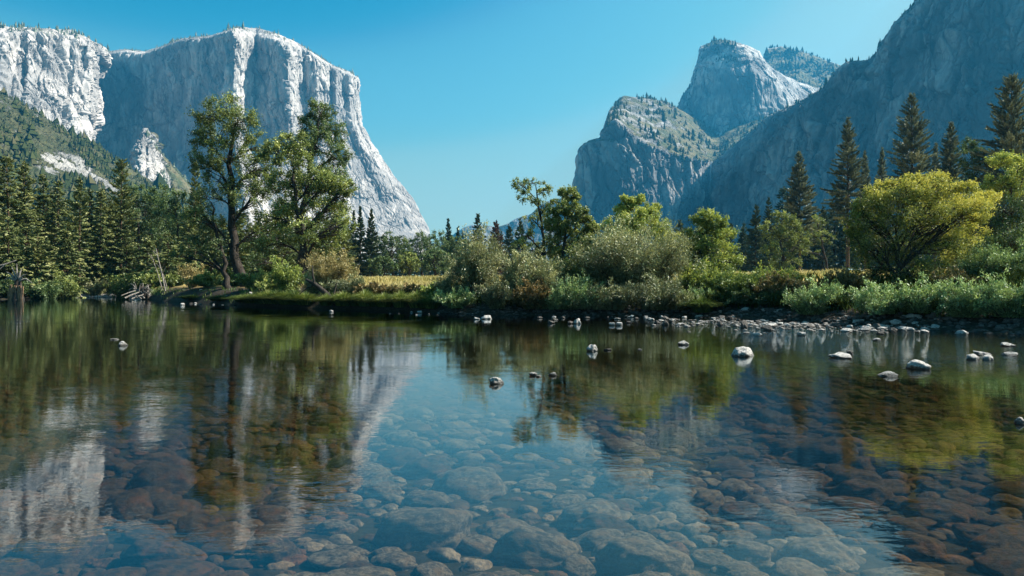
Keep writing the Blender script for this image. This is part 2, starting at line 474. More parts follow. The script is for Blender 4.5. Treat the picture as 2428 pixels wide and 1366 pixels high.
# -- rounded summit behind it
sk = [(1780, 200), (1812, 140), (1818, 117), (1850, 112), (1890, 122), (1930, 135), (1962, 147), (2000, 160), (2060, 190), (2140, 240)]
net = []
for px, Y in [(1780, 4000), (1812, 3960), (1818, 3940), (1850, 3930), (1890, 3900), (1930, 3880), (1962, 3880), (2000, 3900), (2060, 3950), (2140, 4000)]:
    ys = float(np.interp(px, [a for a, b in sk], [b for a, b in sk]))
    net.append([(px, 420, Y - 900), (px, 260, Y - 420), (px, ys + 60, Y - 220), (px, ys + 32, Y - 90), (px, ys + 4, Y - 30), (px, ys, Y + 40), (px, ys + 30, Y + 500), (px, 640, Y + 800)])
_, GRIDS['rear'] = mountain("mountain", net, M_CATH, "rounded scrub topped summit just right of and behind the blunt peak", "mountain", 260, 200, (3, 3), 12, 20, 9, (60, 160), 7,
         veg=lambda V, v, vv, uu: np.clip(0.75 - np.clip((vv - .36) / .04, 0, 1) * np.clip((.47 - vv) / .03, 0, 1) * .4, 0, 1))

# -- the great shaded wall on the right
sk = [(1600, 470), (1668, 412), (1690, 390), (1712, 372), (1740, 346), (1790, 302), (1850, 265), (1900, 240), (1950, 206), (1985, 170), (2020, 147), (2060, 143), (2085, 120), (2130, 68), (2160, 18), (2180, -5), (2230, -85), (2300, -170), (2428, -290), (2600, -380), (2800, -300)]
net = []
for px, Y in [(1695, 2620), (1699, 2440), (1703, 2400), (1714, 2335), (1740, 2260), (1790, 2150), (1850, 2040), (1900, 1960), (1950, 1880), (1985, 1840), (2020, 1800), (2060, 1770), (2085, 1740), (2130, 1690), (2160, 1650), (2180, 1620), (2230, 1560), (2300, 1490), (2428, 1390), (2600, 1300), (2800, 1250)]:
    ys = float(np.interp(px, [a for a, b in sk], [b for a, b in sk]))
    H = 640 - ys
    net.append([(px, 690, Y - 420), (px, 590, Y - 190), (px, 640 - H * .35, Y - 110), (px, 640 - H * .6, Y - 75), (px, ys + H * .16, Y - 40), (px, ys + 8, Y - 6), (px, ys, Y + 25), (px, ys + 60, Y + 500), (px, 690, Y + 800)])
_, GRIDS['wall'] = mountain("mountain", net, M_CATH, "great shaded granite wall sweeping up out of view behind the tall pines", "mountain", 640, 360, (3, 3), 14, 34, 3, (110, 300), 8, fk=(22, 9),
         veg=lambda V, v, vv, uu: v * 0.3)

# -- far ridges at the end of the valley
sk = [(1040, 580), (1080, 552), (1100, 540), (1118, 533), (1150, 531), (1172, 538), (1190, 540), (1222, 520), (1232, 512), (1250, 513), (1272, 492), (1290, 480), (1320, 474), (1345, 462), (1372, 452), (1420, 470), (1500, 540)]
net = []
for px in range(1040, 1501, 20):
    ys = float(np.interp(px, [a for a, b in sk], [b for a, b in sk]))
    net.append([(px, 690, 4400), (px, 610, 4800), (px, ys + 20, 5050), (px, ys, 5100), (px, 690, 5500)])
_, GRIDS['far'] = mountain("mountain", net, M_FAR, "far hazy blue ridge closing the end of the valley", "mountain", 300, 100, (1, 1), 26, 30, 5, (120, 300), 9, veg=lambda V, v, vv, uu: v * 0 + 0.45)

# ------------------------------------------------------------------ ground, river bed, water
BX = [-4000, -1500, -700, -300, 0, 60, 130, 200, 300, 350, 385, 450, 520, 620, 700, 760, 860, 950, 1050, 1130, 1200, 1400, 1600, 1800, 1900, 2050, 2200, 2428, 2800, 4000, 6000]
BY = [22, 35, 60, 84, 96, 100, 106, 118, 120, 96, 82, 74, 66, 59, 55, 52, 50, 47, 43.5, 41, 40, 39.2, 38, 35, 32, 28, 26, 23.5, 20, 13, 9]
def bank(px):
    return np.interp(px, BX, BY)
def ground_z(X, Y):
    X = np.asarray(X, float); Y = np.asarray(Y, float)
    Ys = np.maximum(Y, 2.0)
    px = np.clip(HX + F * X / Ys, -4000, 6000)
    t = Y - bank(px)
    left = np.clip((420 - px) / 120, 0, 1)
    right = np.clip((px - 1500) / 300, 0, 1)
    tb = np.maximum(t, 0)
    zb = (1.35 - 0.8 * left) * (1 - np.exp(-tb / 4.0)) + (1.6 + .5 * right) * (1 - np.exp(-tb / 40.0)) + 3.0 * (1 - np.exp(-tb / 500.0))
    bed = -0.16 - 0.75 * (1 - np.exp(-np.maximum(Ys - 1.5, 0) / 9.0))
    zs = bed * (1 - np.exp(np.minimum(t, 0) / 5.0))
    z = np.where(t > 0, zb, zs)
    near = np.clip((1.6 - Y) / 4.0, 0, 1)
    z = z * (1 - near) + 1.0 * near
    return z
th = np.unique(np.r_[np.linspace(-math.pi, -0.75, 40), np.linspace(-0.75, 0.75, 420), np.linspace(0.75, math.pi, 40)])
rr = np.r_[0.02, np.geomspace(0.5, 2900, 380)]
TH, RR = np.meshgrid(th, rr, indexing='ij')
X, Y = RR * np.sin(TH), RR * np.cos(TH)
Z = ground_z(X, Y)
P3 = np.stack([X.ravel(), Y.ravel(), Z.ravel()], 1)
q = fbm(P3 / np.array((3, 3, 3)), 3) * 0.10 + fbm(P3 / np.array((0.35, 0.35, .35)), 2) * 0.03
P3[:, 2] += q * np.clip(RR.ravel() / 6, .3, 1)
pxx = HX + F * P3[:, 0] / np.maximum(P3[:, 1], 2)
tt = P3[:, 1] - bank(np.clip(pxx, -4000, 6000))
meadow = np.clip((tt - 9) / 6, 0, 1)

def make_ground():
    m = Mat("ground_earth_and_meadow")
    p = m.pos()
    z = m.n("SeparateXYZ"); m.set(z.inputs[0], p)
    zz = z.outputs[2]
    n1 = m.noise(p, 0.35, 6, 0.6)
    n2 = m.noise(p, 6.0, 5, 0.6)
    bed = m.mix(m.step(n2, 0.35, 0.65), (0.010, 0.008, 0.005), (0.036, 0.028, 0.017))
    bed = m.mix(m.step(n1, 0.4, 0.65), bed, (0.035, 0.033, 0.014))
    earth = m.mix(m.step(n2, 0.35, 0.65), (0.022, 0.018, 0.012), (0.06, 0.05, 0.036))
    gold = m.mix(m.step(n1, 0.35, 0.65), (0.42, 0.29, 0.095), (0.30, 0.24, 0.09))
    c = m.mix(m.step(zz, -0.08, 0.10), bed, earth)
    ln = m.n("VectorMath", operation='LENGTH'); m.set(ln.inputs[0], p)
    wood = m.mix(m.step(n1, 0.35, 0.65), (0.045, 0.05, 0.025), (0.09, 0.075, 0.045))
    gold = m.mix(m.step(ln.outputs[1], 170, 260), gold, wood)
    c = m.mix(m.attr("meadow"), c, gold)
    b = m.bump(n2, 0.06, 0.8)
    return m.finish(m.principled(c, 0.92, 0.1, b))
M_GROUND = make_ground()
g = link("ground", mesh_from("ground", P3, grid_faces(len(th), len(rr))[:, ::-1], M_GROUND, True, {"meadow": meadow}))
tag(g, "valley floor with golden meadow, earth banks and stony river bed", "ground", None, "structure")

def make_water():
    m = Mat("clear_river_water")
    p = m.pos()
    # gentle swell, wind ripples and a livelier riffle to the right
    w0 = m.noise(m.mapv(p, (0.55, 1.0, 1)), 0.55, 2, 0.5)
    w1 = m.noise(m.mapv(p, (0.75, 1.2, 1), rot=(0, 0, 0.35)), 4.6, 3, 0.5, 0.3)
    w2 = m.noise(m.mapv(p, (0.6, 1.6, 1), rot=(0, 0, -0.25)), 13.0, 2, 0.5, 0.6)
    patch = m.step(m.noise(p, 0.30, 3, 0.55), 0.47, 0.66)
    sx = m.n("SeparateXYZ"); m.set(sx.inputs[0], p)
    riff = m.math('MULTIPLY', m.step(sx.outputs[0], 5.0, 10.0), m.step(sx.outputs[1], 11.0, 15.0))
    def spot(x, y, rx, ry):
        d = m.n("VectorMath", operation='LENGTH')
        m.set(d.inputs[0], m.mapv(p, (1 / rx, 1 / ry, 0), (-x / rx, -y / ry, 0)))
        return m.step(d.outputs["Value"], 0.1, 1.0, 1.0, 0.0)
    patch = m.math('MAXIMUM', m.math('MULTIPLY', patch, 0.55), m.math('MAXIMUM', spot(1.35, 6.1, 1.5, .9), m.math('MAXIMUM', spot(2.2, 4.75, 1.5, .7), spot(-1.35, 5.6, .9, 1.2))))
    amp = m.math('ADD', m.math('ADD', 0.16, m.math('MULTIPLY', patch, 0.75)), m.math('MULTIPLY', riff, 3.6))
    h = m.math('ADD', m.math('MULTIPLY', w1, 1.0), m.math('MULTIPLY', w2, 0.35))
    h = m.math('ADD', m.math('MULTIPLY', h, amp), m.math('MULTIPLY', w0, 1.2))
    b = m.bump(h, 0.0065, 1.0)
    # reflectance of a water surface, the same from above and from below
    dt = m.n("VectorMath", operation='DOT_PRODUCT')
    m.set(dt.inputs[0], m.n("NewGeometry").outputs["Incoming"]); m.set(dt.inputs[1], b)
    fr = m.math('MULTIPLY_ADD', m.math('POWER', m.math('SUBTRACT', 1.0, m.math('ABSOLUTE', dt.outputs["Value"]), clamp=True), 4.4), 0.970, 0.030)
    # the longer the slanting way through the water, the browner it gets
    k = m.math('DIVIDE', 0.55, m.math('ADD', m.math('ABSOLUTE', dt.outputs["Value"]), 0.03))
    cc = m.n("CombineColor")
    for ch, v in enumerate((0.735, 0.705, 0.585)):
        m.set(cc.inputs[ch], m.math('POWER', v, k))
    tr = m.n("BsdfTransparent"); m.set(tr.inputs[0], cc.outputs[0])
    gl = m.n("BsdfGlossy"); m.set(gl.inputs["Color"], (0.88, 0.96, 1.0)); gl.inputs["Roughness"].default_value = 0.01
    m.set(gl.inputs["Normal"], b)
    mx = m.n("MixShader")
    m.set(mx.inputs[0], fr); m.set(mx.inputs[1], tr.outputs[0]); m.set(mx.inputs[2], gl.outputs[0])
    return m.finish(mx.outputs[0])
M_WATER = make_water()
wv = np.array([(-400, -1.5, 0), (400, -1.5, 0), (400, 260, 0), (-400, 260, 0)], float)
w = link("water", mesh_from("water", wv, np.array([[0, 1, 2, 3]]), M_WATER))
tag(w, "clear still river mirroring cliffs and trees over a cobbled bed", "river", None, "structure")
#@@VEG@@

# ------------------------------------------------------------------ foliage materials
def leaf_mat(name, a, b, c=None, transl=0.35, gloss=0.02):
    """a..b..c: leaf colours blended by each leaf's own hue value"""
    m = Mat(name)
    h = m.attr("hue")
    col = m.mix(m.step(h, 0.15, 0.75), a, b)  # dark-to-bright range also paints crown shade and highlights into the leaves
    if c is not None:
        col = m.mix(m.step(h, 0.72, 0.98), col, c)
    d = m.n("BsdfDiffuse"); m.set(d.inputs[0], col)
    transl = transl * 0.75
    t = m.n("BsdfTranslucent"); m.set(t.inputs[0], m.mix(0.35, col, (1.0, 0.9, 0.25), 'MULTIPLY'))
    g = m.n("BsdfGlossy"); m.set(g.inputs["Color"], (0.9, 0.95, 0.9)); g.inputs["Roughness"].default_value = 0.5
    x1 = m.n("MixShader"); x1.inputs[0].default_value = transl
    m.set(x1.inputs[1], d.outputs[0]); m.set(x1.inputs[2], t.outputs[0])
    x2 = m.n("MixShader"); x2.inputs[0].default_value = gloss * 0.30
    m.set(x2.inputs[1], x1.outputs[0]); m.set(x2.inputs[2], g.outputs[0])
    return m.finish(x2.outputs[0])

def bark_mat(name, a, b, scale=3.0):
    m = Mat(name)
    p = m.coord("Object")
    n = m.noise(m.mapv(p, (scale * 3, scale * 3, scale * 0.6)), 1.0, 5, 0.6)
    c = m.mix(m.step(n, 0.35, 0.65), a, b)
    return m.finish(m.principled(c, 0.9, 0.2, m.bump(n, 0.05, 0.8)))

L_PINE = leaf_mat("pine_needles", (0.060, 0.080, 0.052), (0.165, 0.195, 0.130), (0.32, 0.34, 0.24), 0.38, 0.13)
L_CEDAR = leaf_mat("cedar_sprays", (0.055, 0.081, 0.027), (0.160, 0.188, 0.063), (0.319, 0.325, 0.126), 0.25, 0.08)
L_FIR = leaf_mat("far_conifer_needles", (0.039, 0.065, 0.033), (0.068, 0.096, 0.045), (0.105, 0.128, 0.060), 0.2, 0.08)
L_BROWN = leaf_mat("dead_needles", (0.10, 0.055, 0.035), (0.14, 0.08, 0.05), (0.07, 0.06, 0.03), 0.25, 0.05)
L_OAK = leaf_mat("oak_leaves", (0.046, 0.081, 0.027), (0.132, 0.195, 0.065), (0.265, 0.325, 0.125), 0.35, 0.08)
L_COTTON = leaf_mat("cottonwood_leaves", (0.074, 0.106, 0.027), (0.240, 0.294, 0.075), (0.506, 0.532, 0.158), 0.40, 0.10)
L_ALDER = leaf_mat("alder_leaves", (0.092, 0.137, 0.030), (0.310, 0.377, 0.081), (0.598, 0.611, 0.150), 0.45, 0.10)
L_YELLOW = leaf_mat("yellowing_leaves", (0.085, 0.108, 0.026), (0.29, 0.31, 0.060), (0.58, 0.54, 0.115), 0.45, 0.08)
L_WILLOW = leaf_mat("willow_leaves", (0.108, 0.126, 0.054), (0.304, 0.314, 0.137), (0.632, 0.614, 0.296), 0.30, 0.16)
L_WILLOWG = leaf_mat("green_willow_leaves", (0.103, 0.162, 0.053), (0.290, 0.400, 0.139), (0.628, 0.758, 0.330), 0.35, 0.18)
L_KHAKI = leaf_mat("khaki_willow_leaves", (0.238, 0.196, 0.077), (0.378, 0.308, 0.119), (0.532, 0.434, 0.182), 0.35, 0.10)
L_RUST = leaf_mat("brown_shrub_leaves", (0.070, 0.075, 0.026), (0.16, 0.125, 0.052), (0.30, 0.20, 0.075), 0.35, 0.08)
L_GRASS = leaf_mat("green_sedge_blades", (0.045, 0.080, 0.020), (0.14, 0.20, 0.042), (0.36, 0.37, 0.12), 0.40, 0.08)
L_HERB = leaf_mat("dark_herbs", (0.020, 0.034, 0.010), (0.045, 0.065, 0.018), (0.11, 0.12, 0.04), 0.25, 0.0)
L_GOLD = leaf_mat("dry_grass_blades", (0.36, 0.32, 0.12), (0.52, 0.44, 0.19), (0.66, 0.56, 0.30), 0.35, 0.05)
B_DARK = bark_mat("dark_bark", (0.018, 0.015, 0.012), (0.055, 0.045, 0.036))
B_PINE = bark_mat("pine_bark", (0.045, 0.030, 0.020), (0.13, 0.080, 0.05))
B_GREY = bark_mat("weathered_grey_wood", (0.10, 0.088, 0.075), (0.30, 0.27, 0.235))
B_STEM = bark_mat("willow_stem_bark", (0.030, 0.025, 0.018), (0.085, 0.07, 0.05))

# ------------------------------------------------------------------ plant geometry
def unit(v):
    return v / (np.linalg.norm(v, axis=-1, keepdims=True) + 1e-9)

def leaf_quads(C, D, N, ln, wd, hue):
    """rhombic leaves: centres C, long axis D, normal N, lengths ln, widths wd -> verts, faces, hue"""
    D = unit(D)
    S = unit(np.cross(N, D))
    ln = np.broadcast_to(ln, len(C))[:, None]; wd = np.broadcast_to(wd, len(C))[:, None]
    V = np.stack([C - D * ln * .5, C + S * wd * .5 - D * ln * .05, C + D * ln * .5, C - S * wd * .5 - D * ln * .05], 1).reshape(-1, 3)
    Fc = np.arange(len(C) * 4).reshape(-1, 4)
    return V, Fc, np.repeat(hue, 4)

def tube(path, radii, sides=6):
    path = np.asarray(path, float); n = len(path)
    radii = np.broadcast_to(radii, n)
    T = unit(np.gradient(path, axis=0))
    up = np.array((0.31, 0.87, 0.2))
    A = unit(np.cross(T, up)); B = np.cross(T, A)
    ang = np.linspace(0, 2 * math.pi, sides, endpoint=False)
    V = path[:, None, :] + radii[:, None, None] * (np.cos(ang)[None, :, None] * A[:, None, :] + np.sin(ang)[None, :, None] * B[:, None, :])
    i = np.arange(n - 1)[:, None] * sides; j = np.arange(sides)[None, :]; k = (j + 1) % sides
    Fc = np.stack([i + j, i + k, i + sides + k, i + sides + j], -1).reshape(-1, 4)
    return V.reshape(-1, 3), Fc

class Acc:
    def __init__(self):
        self.v, self.f, self.h, self.n = [], [], [], 0
    def add(self, V, Fc, h=None):
        self.v.append(V); self.f.append(Fc + self.n); self.n += len(V)
        self.h.append(np.zeros(len(V)) if h is None else h)
    def mesh(self, name, mat, smooth=False):
        return mesh_from(name, np.concatenate(self.v), np.concatenate(self.f), mat, smooth, {"hue": np.concatenate(self.h)})

def curve_pts(a, b, bend, n=6):
    t = np.linspace(0, 1, n)[:, None]
    return a * (1 - t) + b * t + bend * (4 * t * (1 - t))

def conifer(rng, h, r, bare=0.08, density=1.0, leaf=0.5, up=0.25, droop=0.25, shape=0.85, trunk_r=None, ragged=0.3, huebias=0.0, wide=0.5, tip=1.0):
    """tapered trunk with whorled branches of needle sprays"""
    tr, cr = Acc(), Acc()
    trunk_r = trunk_r or h * 0.012
    lean = rng.normal(size=2) * h * 0.008
    path = np.array([(lean[0] * t * t, lean[1] * t * t, h * t) for t in np.linspace(0, 1, 10)])
    tr.add(*tube(path, trunk_r * np.linspace(1, 0.06, 10) ** 0.9, 7))
    z0 = bare * h
    z = z0
    while z < h * 0.985:
        t = (z - z0) / (h - z0)
        prof = (1 - t) ** shape * min(1.0, 0.45 + t * 4.5)
        nb = rng.integers(4, 7)
        a0 = rng.uniform(0, 6.28)
        for b in range(nb):
            if rng.random() < 0.10 * ragged * 3: continue
            az = a0 + b * 6.283 / nb + rng.normal() * 0.45
            base_dz = rng.normal() * leaf * 0.6
            L = r * prof * rng.uniform(1 - ragged, 1 + ragged * 0.5) + 0.25 * leaf
            el = up * (t ** 1.2) * 2.2 - droop * (1 - t) + rng.normal() * 0.20
            d = np.array((math.cos(az) * math.cos(el), math.sin(az) * math.cos(el), math.sin(el)))
            base = np.array((lean[0] * (z / h) ** 2, lean[1] * (z / h) ** 2, min(z + base_dz, h * .99)))
            if L > 1.2 and rng.random() < 0.6:
                tr.add(*tube(np.array([base, base + d * L * 0.5, base + d * L * 0.92 + (0, 0, L * 0.05)]), [trunk_r * 0.16 * (1 - t) + 0.02, trunk_r * .1 * (1 - t) + .015, 0.01], 4))
            m = max(3, int(L / leaf * 8.5 * density))
            s = rng.uniform(0.18, 1.0, m) ** 0.75
            side = np.array((-math.sin(az), math.cos(az), 0))
            w = rng.normal(size=m) * wide * 0.32 * L * (1.02 - s)
            C = base + d * (s * L)[:, None] + side * w[:, None] + np.array((0, 0, 1)) * (s ** 2 * L * 0.10 + rng.normal(size=m) * 0.12 * leaf)[:, None]
            D = d + side * (np.sign(w) * rng.uniform(0.1, 0.9, m))[:, None] + rng.normal(size=(m, 3)) * 0.28 + np.array((0, 0, 0.25 * tip))
            N = np.array((0, 0, 1)) + rng.normal(size=(m, 3)) * 1.1
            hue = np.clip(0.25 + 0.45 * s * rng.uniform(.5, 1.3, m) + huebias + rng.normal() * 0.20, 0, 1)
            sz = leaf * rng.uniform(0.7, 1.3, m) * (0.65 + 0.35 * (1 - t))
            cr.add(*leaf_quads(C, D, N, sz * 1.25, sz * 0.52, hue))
        z += leaf * rng.uniform(0.35, 1.1) * (1.15 - 0.45 * t)
    return tr, cr

def broadleaf(rng, trunk, trunk_r, blobs, leaf=0.2, per=46, nsub=12, droop=0.0, huebias=0.0, aspect=0.6, spread=0.55, upd=0.15):
    """trunk: list of points; blobs: (x,y,z,rx,ry,rz[,weight[,huebias]]) crown masses reached by limbs, branches and twigs"""
    tr, cr = Acc(), Acc()
    trunk = np.asarray(trunk, float)
    tl = np.linspace(0, 1, len(trunk))
    tt_ = np.linspace(0, 1, 14)
    tp = np.stack([np.interp(tt_, tl, trunk[:, k]) for k in range(3)], 1)
    tp[1:-1] += rng.normal(size=(12, 3)) * trunk_r * 0.35 * np.array((1, 1, 0.3))
    rad = trunk_r * (1 - 0.80 * tt_) * (1 + 0.7 * np.exp(-tt_ * 14))
    tr.add(*tube(tp, rad, 8))
    for bl in blobs:
        c = np.array(bl[:3]); R = np.array(bl[3:6]); wgt = bl[6] if len(bl) > 6 else 1.0; hb = bl[7] if len(bl) > 7 else 0.0
        cand = [i for i in range(3, 14) if tp[i, 2] < c[2] - 0.25 * R[2]] or [4]
        best = min(cand, key=lambda i: np.linalg.norm(tp[i] - c) + 0.9 * abs(tp[i, 2] - (c[2] - 1.1 * np.linalg.norm(c[:2] - tp[i, :2]))))
        o = tp[best]
        bend = np.array((0, 0, 0.10 * np.linalg.norm(c - o))) + rng.normal(size=3) * 0.06 * np.linalg.norm(c - o)
        limb = curve_pts(o, c, bend, 7)
        lr = np.linspace(min(rad[best] * .62, 0.02 + 0.03 * np.linalg.norm(c - o)), rad[best] * .12 + .012, 7)
        tr.add(*tube(limb, lr, 6))
        ns = max(3, int(nsub * wgt))
        q = unit(rng.normal(size=(ns, 3))) * (rng.uniform(0.25, 1.0, ns) ** 0.45)[:, None]
        q[:, 2] = q[:, 2] * 0.9 + 0.06
        sub = c + q * R
        for s_ in sub:
            k = rng.integers(2, 7)
            o2 = limb[k]
            br = curve_pts(o2, s_, rng.normal(size=3) * 0.07 * np.linalg.norm(s_ - o2) + np.array((0, 0, 0.05)), 5)
            tr.add(*tube(br, np.linspace(lr[k] * .55 + .006, .008, 5), 4))
            m = int(per * rng.uniform(.6, 1.4))
            sg = spread * (R.mean() * 0.42 + 0.15)
            # leaves gather along twigs that fan from the branch end
            nt = 5
            tw = unit(unit(s_ - o2) * 0.7 + rng.normal(size=(nt, 3)) * 0.8 + np.array((0, 0, upd - droop)))
            wi = rng.integers(0, nt, m)
            u = rng.uniform(-0.2, 1.0, m)[:, None]
            C = s_ + tw[wi] * u * sg * 1.5 + rng.normal(size=(m, 3)) * sg * 0.30 - np.array((0, 0, 1)) * droop * (u ** 2) * sg
            D = tw[wi] * 0.6 + rng.normal(size=(m, 3)) * 0.7 - np.array((0, 0, 0.3 + droop))
            N = rng.normal(size=(m, 3)) * 0.8 + np.array((0, 0, 0.6))
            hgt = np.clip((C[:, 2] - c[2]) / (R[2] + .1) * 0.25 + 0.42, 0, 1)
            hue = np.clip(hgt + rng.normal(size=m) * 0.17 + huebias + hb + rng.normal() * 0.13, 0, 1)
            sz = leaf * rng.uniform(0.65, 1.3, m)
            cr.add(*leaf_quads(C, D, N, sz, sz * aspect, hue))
    return tr, cr

def willow(rng, H, R, stems=46, leaf=0.20, n=16000, lean=(0, 0), aspect=0.28, low=0.12, huebias=0.0, stem_r=0.035, base_r=0.5, arch=0.5, flat=1.0):
    """many stems fanning from one stool and arching over, narrow leaves along upright twigs"""
    tr, cr = Acc(), Acc()
    per = n // stems
    ks = [(rng.normal() * R * .38, rng.normal() * R * .3, rng.uniform(.55, 1.0)) for _ in range(5)]; ks[0] = (ks[0][0] * .4, 0, 1.0)
    for s in range(stems):
        az = rng.uniform(0, 6.283); q = math.sqrt(rng.random())
        o = np.array((math.cos(az), math.sin(az), 0)) * base_r * q
        out = np.array((math.cos(az), math.sin(az) * flat, 0)) * R * (0.25 + 0.85 * q) * rng.uniform(.6, 1.1)
        kx, ky, kh = ks[s % 5]
        top = H * kh * (1 - 0.36 * q ** 2) * rng.uniform(.6, 1.14)
        out = out * 0.72 + np.array((kx, ky * flat, 0)) * .75
        t = np.linspace(0, 1, 8)
        xy = o[None, :2] + (out[None, :2] + np.array(lean)[None, :] * H) * (t ** 1.25)[:, None]
        z = top * (t - arch * q * 0.30 * t ** 3) / (1 - arch * q * 0.30)
        path = np.c_[xy, z]; path[1:] += rng.normal(size=(7, 3)) * 0.03 * H * 0.5
        tr.add(*tube(path, np.linspace(stem_r, stem_r * .15, 8), 5))
        for _ in range(3):                              # bare side twigs
            i_ = rng.integers(3, 7); tw_ = unit(rng.normal(size=3) + (0, 0, .9)) * H * rng.uniform(.12, .3)
            tr.add(*tube(np.array([path[i_], path[i_] + tw_ * .5, path[i_] + tw_ + (0, 0, -.05)]), [stem_r * .35, stem_r * .22, .004], 4))
        u = low + (1 - low) * rng.random(per) ** 0.7
        P = np.stack([np.interp(u, t, path[:, k]) for k in range(3)], 1)
        T = unit(np.stack([np.interp(np.minimum(u + .1, 1), t, path[:, k]) - np.interp(np.maximum(u - .1, 0), t, path[:, k]) for k in range(3)], 1))
        # twigs
        nt = 10
        twh = rng.normal(size=nt) * .15
        tu = rng.integers(0, nt, per)
        twd = unit(rng.normal(size=(nt, 3)) + np.array((0, 0, 0.7)))
        twp = np.linspace(low, 1, nt)
        tb = np.stack([np.interp(twp, t, path[:, k]) for k in range(3)], 1)
        ext = rng.random(per)[:, None] ** .8 * (0.16 * R + 0.12 * H) * (0.35 + 0.75 * twp[tu])[:, None]
        C = np.where((rng.random(per) < .80)[:, None], tb[tu] + twd[tu] * ext, P) + rng.normal(size=(per, 3)) * 0.022 * (H + R)
        C[:, 2] = np.maximum(C[:, 2], 0.06)
        D = twd[tu] + 0.5 * T + rng.normal(size=(per, 3)) * 0.55
        N = rng.normal(size=(per, 3)) + np.array((0, 0, 0.3))
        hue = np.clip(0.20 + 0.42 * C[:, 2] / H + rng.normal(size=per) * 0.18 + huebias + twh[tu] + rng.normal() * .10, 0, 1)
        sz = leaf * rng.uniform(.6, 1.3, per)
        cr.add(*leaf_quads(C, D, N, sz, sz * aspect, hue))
    return tr, cr

def tussock(rng, H, R, n=420, huebias=0.0, wd=0.035, fall=1.0):
    a = Acc()
    az = rng.uniform(0, 6.283, n); q = rng.random(n) ** 0.6
    L = H * rng.uniform(.7, 1.15, n)
    d = np.stack([np.cos(az), np.sin(az), np.zeros(n)], 1)
    b = d * (q * R * 0.35)[:, None]
    side = np.stack([-np.sin(az), np.cos(az), np.zeros(n)], 1)
    hue0 = np.clip(0.45 + rng.normal(size=n) * .2 + huebias, 0, 1)
    prev = None
    T = (0, .35, .7, 1.0)
    ring = []
    for t in T:
        p = b + d * (q * R * (t ** 1.6))[:, None] + np.array((0, 0, 1)) * (L * (t * 1.25 - fall * (0.25 + 0.55 * q) * t ** 2.2))[:, None]
        w = wd * (1 - t * .9) * np.ones(n)
        ring.append((p - side * w[:, None], p + side * w[:, None]))
    for k in range(3):
        V = np.stack([ring[k][0], ring[k][1], ring[k + 1][1], ring[k + 1][0]], 1).reshape(-1, 3)
        a.add(V, np.arange(n * 4).reshape(-1, 4), np.repeat(np.clip(hue0 + 0.14 * k - .1, 0, 1), 4))
    return a

# a plant = an Empty at its foot that parents trunk and crown
def plant(name, label, cat, loc, tr, cr, bmat, lmat, group=None, rz=0.0, crown="crown", stem="trunk"):
    e = link(name, None, None, loc)
    e.rotation_euler = (0, 0, rz)
    tag(e, label, cat, group)
    if tr is not None:
        link(stem, tr.mesh(stem, bmat, True) if isinstance(tr, Acc) else tr, e)
    link(crown, cr.mesh(crown, lmat) if isinstance(cr, Acc) else cr, e)
    return e

def copy_plant(src, label, loc, rz=0.0, scale=(1, 1, 1), group=None):
    c = src.copy(); COL.objects.link(c)
    c.location = loc; c.rotation_euler = (0, 0, rz); c.scale = scale
    c["label"] = label
    if group: c["group"] = group
    for ch in list(src.children):
        d = ch.copy(); COL.objects.link(d); d.parent = c
    return c

def foot(px, Y):
    x = (px - HX) / F * Y
    return np.array((x, Y, float(ground_z(x, Y))))
def height(py_top, Y, z0):
    return CAMH - (py_top - HY) / F * Y - z0

